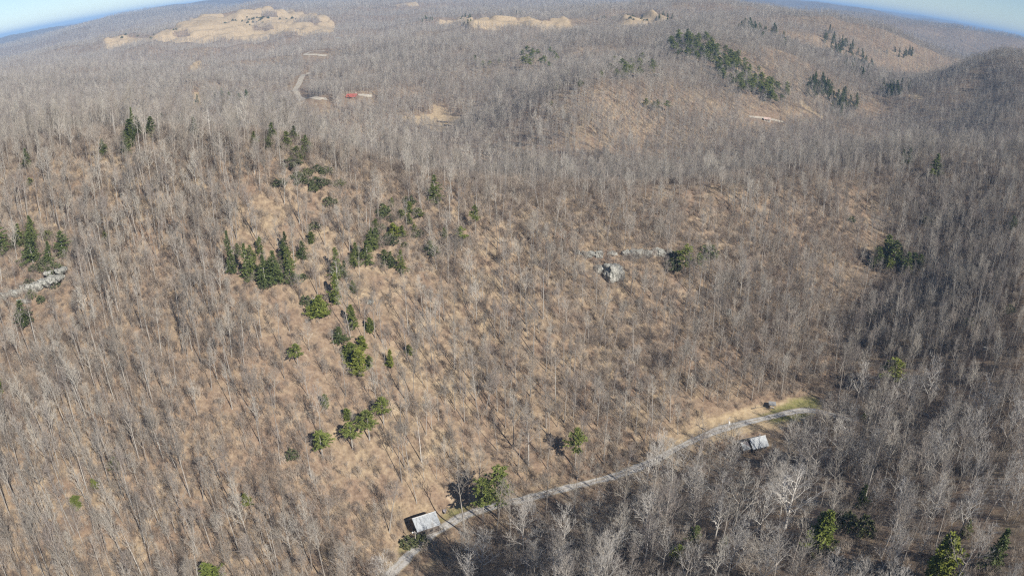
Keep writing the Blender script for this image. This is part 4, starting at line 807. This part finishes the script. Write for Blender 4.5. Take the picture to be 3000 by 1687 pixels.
log("long dark fallen log across the upper left slope", (250,566), (334,571), .42, M_LOG); log("bleached fallen log beside the clear standing cedar", (771,780), (793,751), .25, M_LOGPALE)
log("thick dark log at the right end of the valley clearing", (1118,317), (1150,321), .9, M_LOG); log("long thin dark log in the middle of the valley clearing", (1100,307), (1148,311), .7, M_LOG); log("short dark log at the left end of the valley clearing", (1072,317), (1092,317), .7, M_LOG); log("dark log between the two lower clearing logs", (1094,319), (1114,320), .7, M_LOG)
log("fallen trunk at the lawn edge left of the open shed", (1890,1030), (1920,1024), .22, M_LOG); log("pale fallen trunk on the crest left of the dead tree", (470,352), (510,362), .3, M_LOGPALE); log("fallen trunk in the hollow right of the lawn", (2150,905), (2200,885), .3, M_LOG)
log("pale fallen trunk among the bottom right trees", (2300,1040), (2345,1052), .25, M_LOGPALE); log("fallen trunk on the right slope", (2370,870), (2420,880), .3, M_LOG)

# ------------------------------------------------------------------ leafless trees: the 300 that show largest, one by one
for q in (7, 13, 19, 25): KEEP.append((SHED[0] + 0.67 * q, SHED[1] - 0.74 * q, 4.5))
K_ = np.array(KEEP)
def free(x, y, f=1.0):
    k = np.ones(x.shape, bool)
    for a, b_, r in K_: k &= (x - a) ** 2 + (y - b_) ** 2 > (r * f) ** 2
    return k
HERO = []
def hero(px, py, top, label, mesh=None, m=M_BARK, mt=M_TWIG, **a):
    x, y, z = hit(px, py); h = min(30, height_for(x, y, z, top)); T, K = bare_tree(px, h, **a); z = g1(x, y)
    r = thing("bare_tree", label, "bare tree", (x, y, z), 0, "large leafless trees"); ob("trunk", T.mesh("bole", [m], True), r); ob("crown", K.mesh("limbs", [mt]), r); HERO.append((x, y))
hero(1973, 1330, 1172, "great white sycamore with a huge spreading crown at the lower right", m=M_WHITE, mt=M_WHITE, spread=.46, first=.14, nl=20, nsub=9, ntw=6, r0=.5, up=(20, 55))
hero(2085, 1345, 1235, "pale leaning sycamore right of the great white sycamore", m=M_WHITE, mt=M_TWIG, spread=.36, first=.25, nl=14, lean=.15, r0=.35)
hero(1798, 1356, 1254, "white spreading tree left of the great white sycamore", m=M_WHITE, mt=M_WHITE, spread=.38, first=.22, nl=15, r0=.26)
hero(850, 735, 652, "white dead tree with few limbs beside the dark evergreens", m=M_WHITE, mt=M_WHITE, spread=.34, first=.4, nl=8, nsub=6, ntw=3, nter=1, lean=.1)
hero(905, 700, 640, "pale dead tree right of the white dead tree", m=M_WHITE, mt=M_WHITE, spread=.2, first=.55, nl=7, nsub=4, ntw=2, nter=0)
hero(532, 362, 258, "tall forked dead tree rising above the left crest", m=M_WHITE, mt=M_WHITE, spread=.22, first=.5, nl=7, nsub=4, ntw=2, nter=1, lean=.08)
hero(1180, 1440, 1335, "wide grey tree at the bottom edge below the barn", spread=.42, first=.18, nl=17, m=M_WHITE, r0=.3)
hero(1092, 1372, 1305, "pale forked tree in front of the barn by the road", m=M_WHITE, spread=.3, first=.3, nl=9, nsub=5, ntw=4)
hero(1292, 1130, 995, "tall straight tree with a long clear trunk above the road", spread=.24, first=.45, nl=15)
hero(1329, 1172, 1030, "tall tree with dark flared base above the road", spread=.28, first=.4, nl=15, r0=.34)
hero(1380, 1100, 985, "tall grey tree uphill of the road pine", spread=.28, first=.4, nl=15)
hero(190, 1452, 1330, "broad grey tree at the bottom left edge", spread=.42, first=.2, nl=15, r0=.3)
hero(354, 1440, 1322, "pale bare tree with bent limbs on the lower left slope", m=M_WHITE, spread=.3, first=.38, nl=10, nsub=5)
hero(1060, 1160, 1030, "pale broken-topped tree right of the sandy scar", m=M_WHITE, spread=.3, first=.4, nl=9, nsub=5, ntw=3)
hero(2340, 1190, 1010, "wide grey tree on the right below the lawn", spread=.36, first=.3, nl=16)
hero(2260, 1175, 1050, "wide forked tree with white limbs above the sycamore", m=M_WHITE, spread=.38, first=.3, nl=15)
hero(1620, 1420, 1300, "spreading grey tree in the middle of the bottom wood", m=M_WHITE, spread=.36, first=.2, nl=16)
hero(1440, 1310, 1215, "many-limbed tree just below the road bend", spread=.4, first=.2, nl=14, nsub=8)
hero(1890, 1010, 890, "tall pale tree uphill of the open shed", spread=.3, first=.3, nl=14)

hx0, hy0 = HERO[0]; KEEP += [(hx0, hy0, 5), (hx0 * .955, hy0 * .955, 5), (hx0 * .91, hy0 * .91, 5)]; K_ = np.array(KEEP)
x1, y1 = scatter(80, 760, 4.0, 11)
k = inframe(x1, y1) & clear(x1, y1) & free(x1, y1) & (rs.rand(len(x1)) < density(x1, y1)) & shown(x1, y1, 22, .02)
for a, b_ in HERO: k &= (x1 - a) ** 2 + (y1 - b_) ** 2 > 9
x1, y1 = x1[k], y1[k]
zz1 = sample(ZZ, x1, y1); ppx, ppy = project(x1, y1, zz1); below = np.interp(ppx, [p[0] for p in RP], [p[1] for p in RP])
lower = (ppy > below + 10) & (ppx > 960) | (ppx > 2050) & (ppy > 1000)
v1 = np.where(lower & (rs.rand(len(x1)) < .8), NN + rs.randint(0, len(NEAR) - NN, len(x1)), rs.randint(0, NN, len(x1))); H1 = np.array([n[2] for n in NEAR])[v1]
s1 = np.clip(rs.normal(0.86, 0.19, len(x1)), .45, 1.3) * np.where(lower, 1.0, 0.92) * (1 + 0.12 * fbm(x1 / 90, y1 / 90, 77, 2)); small = rs.rand(len(x1)) < 0.25; s1[small] *= 0.62
t1 = zz1 + H1 * s1; qx, qy = project(x1, y1, t1); hpx = np.hypot(qx - ppx, qy - ppy)
seen = (ppx > -10) & (ppx < 2586) & (qy < 1435) & (ppy > -5) & (ppy < 1500)
order = np.argsort(-np.where(seen, hpx, 0)); NIND = 300 - len(HERO); ind = order[:NIND]; rest = np.setdiff1d(np.arange(len(x1)), ind)
rot1 = rs.uniform(0, 6.283, len(x1)); tilt = rs.normal(0, 0.055, (len(x1), 2))
KIND = ["round bare tree", "high-crowned bare tree", "broad bare tree", "tall slender bare tree", "middling bare tree", "full-crowned bare tree", "narrow bare tree", "short bare tree", "leaning bare tree", "low-branched bare tree", "towering bare tree", "bushy bare tree",
        "wide spreading bare tree", "large fan-shaped bare tree", "squat spreading bare tree", "tilted spreading bare tree", "tall fan-shaped bare tree", "small spreading bare tree"]
def zone(px, py, bel):
    if px > 960 and py > bel + 4 and px < 2060:
        return ["below the road near the barn", "below the road middle", "left of the great sycamore", "below the cabin"][min(3, int((px - 960) / 275))] + (" at the bottom" if py > 1360 else "")
    if px >= 2060: return ("right of the lawn" if py < 1150 else "right of the great sycamore" if py < 1300 else "in the bottom right corner wood")
    hx_ = ["at the left edge", "left of the small cedars", "right of the small cedars", "left of the barn", "above the barn", "above the road's middle", "above the cabin"][min(6, int(px / 290))]
    return hx_ + (" at the bottom" if py > 1330 else " on the lower slope" if py > 1130 else " higher up")
for i in ind:
    T, K, H = NEARM[v1[i]]; o = bpy.data.objects.new("bare_tree", None); col.objects.link(o); o.empty_display_size = .5
    o.location = (x1[i], y1[i], zz1[i]); o.rotation_euler = (tilt[i, 0], tilt[i, 1], rot1[i]); s = s1[i]; o.scale = (s, s, s)
    o["category"] = "bare tree"; o["group"] = "large leafless trees"
    t = bpy.data.objects.new("trunk", T); c = bpy.data.objects.new("crown", K)
    for q in (t, c): col.objects.link(q); q.parent = o
    later(o, KIND[v1[i]] + " " + zone(ppx[i], ppy[i], below[i]), ppx[i])

# ------------------------------------------------------------------ the rest of the wood: one mass, each tree set on the land by geometry nodes
def mass(name, forms, pts, label, cat):
    src = bpy.data.collections.new(name + "_forms")
    for k, (me_, mats) in enumerate(forms):
        src.objects.link(bpy.data.objects.new("form_%03d" % k, me_))
    X, Y, Z, RX, RY, RZ, S, I = [np.concatenate([p[k] for p in pts]) for k in range(8)]
    me_ = bpy.data.meshes.new(name); me_.vertices.add(len(X)); me_.vertices.foreach_set("co", np.stack([X, Y, Z], -1).astype(np.float32).ravel())
    for nm, tp, d in (("rot", 'FLOAT_VECTOR', np.stack([RX, RY, RZ], -1)), ("scl", 'FLOAT_VECTOR', np.stack([S, S, S], -1))):
        at = me_.attributes.new(nm, tp, 'POINT'); at.data.foreach_set("vector", d.astype(np.float32).ravel())
    at = me_.attributes.new("form", 'INT', 'POINT'); at.data.foreach_set("value", I.astype(np.int32))
    o = ob(name, me_, kind="stuff", label=label, category=cat)
    ng = bpy.data.node_groups.new(name, 'GeometryNodeTree'); ng.interface.new_socket("Geometry", in_out='INPUT', socket_type='NodeSocketGeometry'); ng.interface.new_socket("Geometry", in_out='OUTPUT', socket_type='NodeSocketGeometry')
    N = ng.nodes.new; L = ng.links.new; gi = N("NodeGroupInput"); go = N("NodeGroupOutput"); ip = N("GeometryNodeInstanceOnPoints"); ci = N("GeometryNodeCollectionInfo")
    ci.inputs["Collection"].default_value = src; ci.inputs["Separate Children"].default_value = True; ci.inputs["Reset Children"].default_value = True
    ip.inputs["Pick Instance"].default_value = True
    def na(nm, dt): n = N("GeometryNodeInputNamedAttribute"); n.data_type = dt; n.inputs["Name"].default_value = nm; return n.outputs["Attribute"]
    e2r = N("FunctionNodeEulerToRotation"); L(na("rot", 'FLOAT_VECTOR'), e2r.inputs[0])
    L(gi.outputs[0], ip.inputs["Points"]); L(ci.outputs[0], ip.inputs["Instance"]); L(na("form", 'INT'), ip.inputs["Instance Index"]); L(e2r.outputs[0], ip.inputs["Rotation"]); L(na("scl", 'FLOAT_VECTOR'), ip.inputs["Scale"]); L(ip.outputs[0], go.inputs[0])
    md = o.modifiers.new("scatter", 'NODES'); md.node_group = ng; return o
nearj = [(joined(T, K, "near_bare_tree", [M_BARK, LIMB[k]]), None) for k, (T, K, H) in enumerate(NEAR)]
FORMS = nearj + [(m_, None) for m_, H in MIDM] + [(m_, None) for m_, H in FARM]
oM, oF = len(nearj), len(nearj) + len(MIDM)
pts = [(x1[rest], y1[rest], zz1[rest] - 0.1, tilt[rest, 0], tilt[rest, 1], rot1[rest], s1[rest], v1[rest])]
def band(d0, d1, cell, seed, off, nform, smin, smax, dens=1.0):
    x, y = scatter(d0, d1, cell, seed); k = inframe(x, y) & clear(x, y, covlim=.35) & shown(x, y, 24)
    x, y = x[k], y[k]; k = free(x, y) if d0 < 2000 else np.ones(x.shape, bool)
    k &= rs.rand(len(x)) < np.clip(dens * (0.80 + 0.6 * fbm(x / 160, y / 160, 51, 3) + 1.1 * fbm(x / 34, y / 34, 53, 2)), .32, 1); x, y = x[k], y[k]; n = len(x)
    pts.append((x, y, sample(ZZ, x, y) - 0.2, rs.normal(0, .07, n), rs.normal(0, .07, n), rs.uniform(0, 6.28, n), np.clip(rs.normal((smin + smax) / 2, .2, n) + .22 * fbm(x / 60, y / 60, 57, 2), .35, 1.5), off + np.clip(((fbm(x / 210, y / 210, 71, 2) * .9 + .5) * nform + rs.normal(0, 1.1, n)).astype(int), 0, nform - 1)))
band(760, 1500, 4.1, 12, oM, len(MIDM), .65, 1.05)
band(1500, 3000, 6.8, 13, oF, len(FARM), .75, 1.1)
band(3000, 5600, 12, 14, oF, len(FARM), 1.0, 1.5)
mass("bare_forest", FORMS, pts, "grey leafless forest covering the hills into the distance", "forest")
xb, yb = scatter(80, 720, 1.9, 15)
k = inframe(xb, yb, 4, 10) & clear(xb, yb, 2.6, .5) & free(xb, yb, .35) & shown(xb, yb, 4); xb, yb = xb[k], yb[k]
_px, _py = project(xb, yb, sample(ZZ, xb, yb)); _low = ((_py > np.interp(_px, [p[0] for p in RP], [p[1] for p in RP]) + 6) & (_px > 960)) | ((_px > 2060) & (_py > 900))
k = rs.rand(len(xb)) < np.where(_low, 0.5, 1.0) * np.clip(0.78 + 1.3 * fbm(xb / 45, yb / 45, 61, 3), .15, 1); xb, yb = xb[k], yb[k]; n = len(xb)
mass("underbrush", [(m_, None) for m_ in BRM], [(xb, yb, sample(ZZ, xb, yb), rs.normal(0, .06, n), rs.normal(0, .06, n), rs.uniform(0, 6.28, n), rs.uniform(.6, 1.3, n), rs.randint(0, 4, n))], "thin grey brown saplings and brush between the trees", "underbrush")
settle_labels()
print("trees near", len(x1), "forest", sum(len(p[0]) for p in pts), "brush", n)
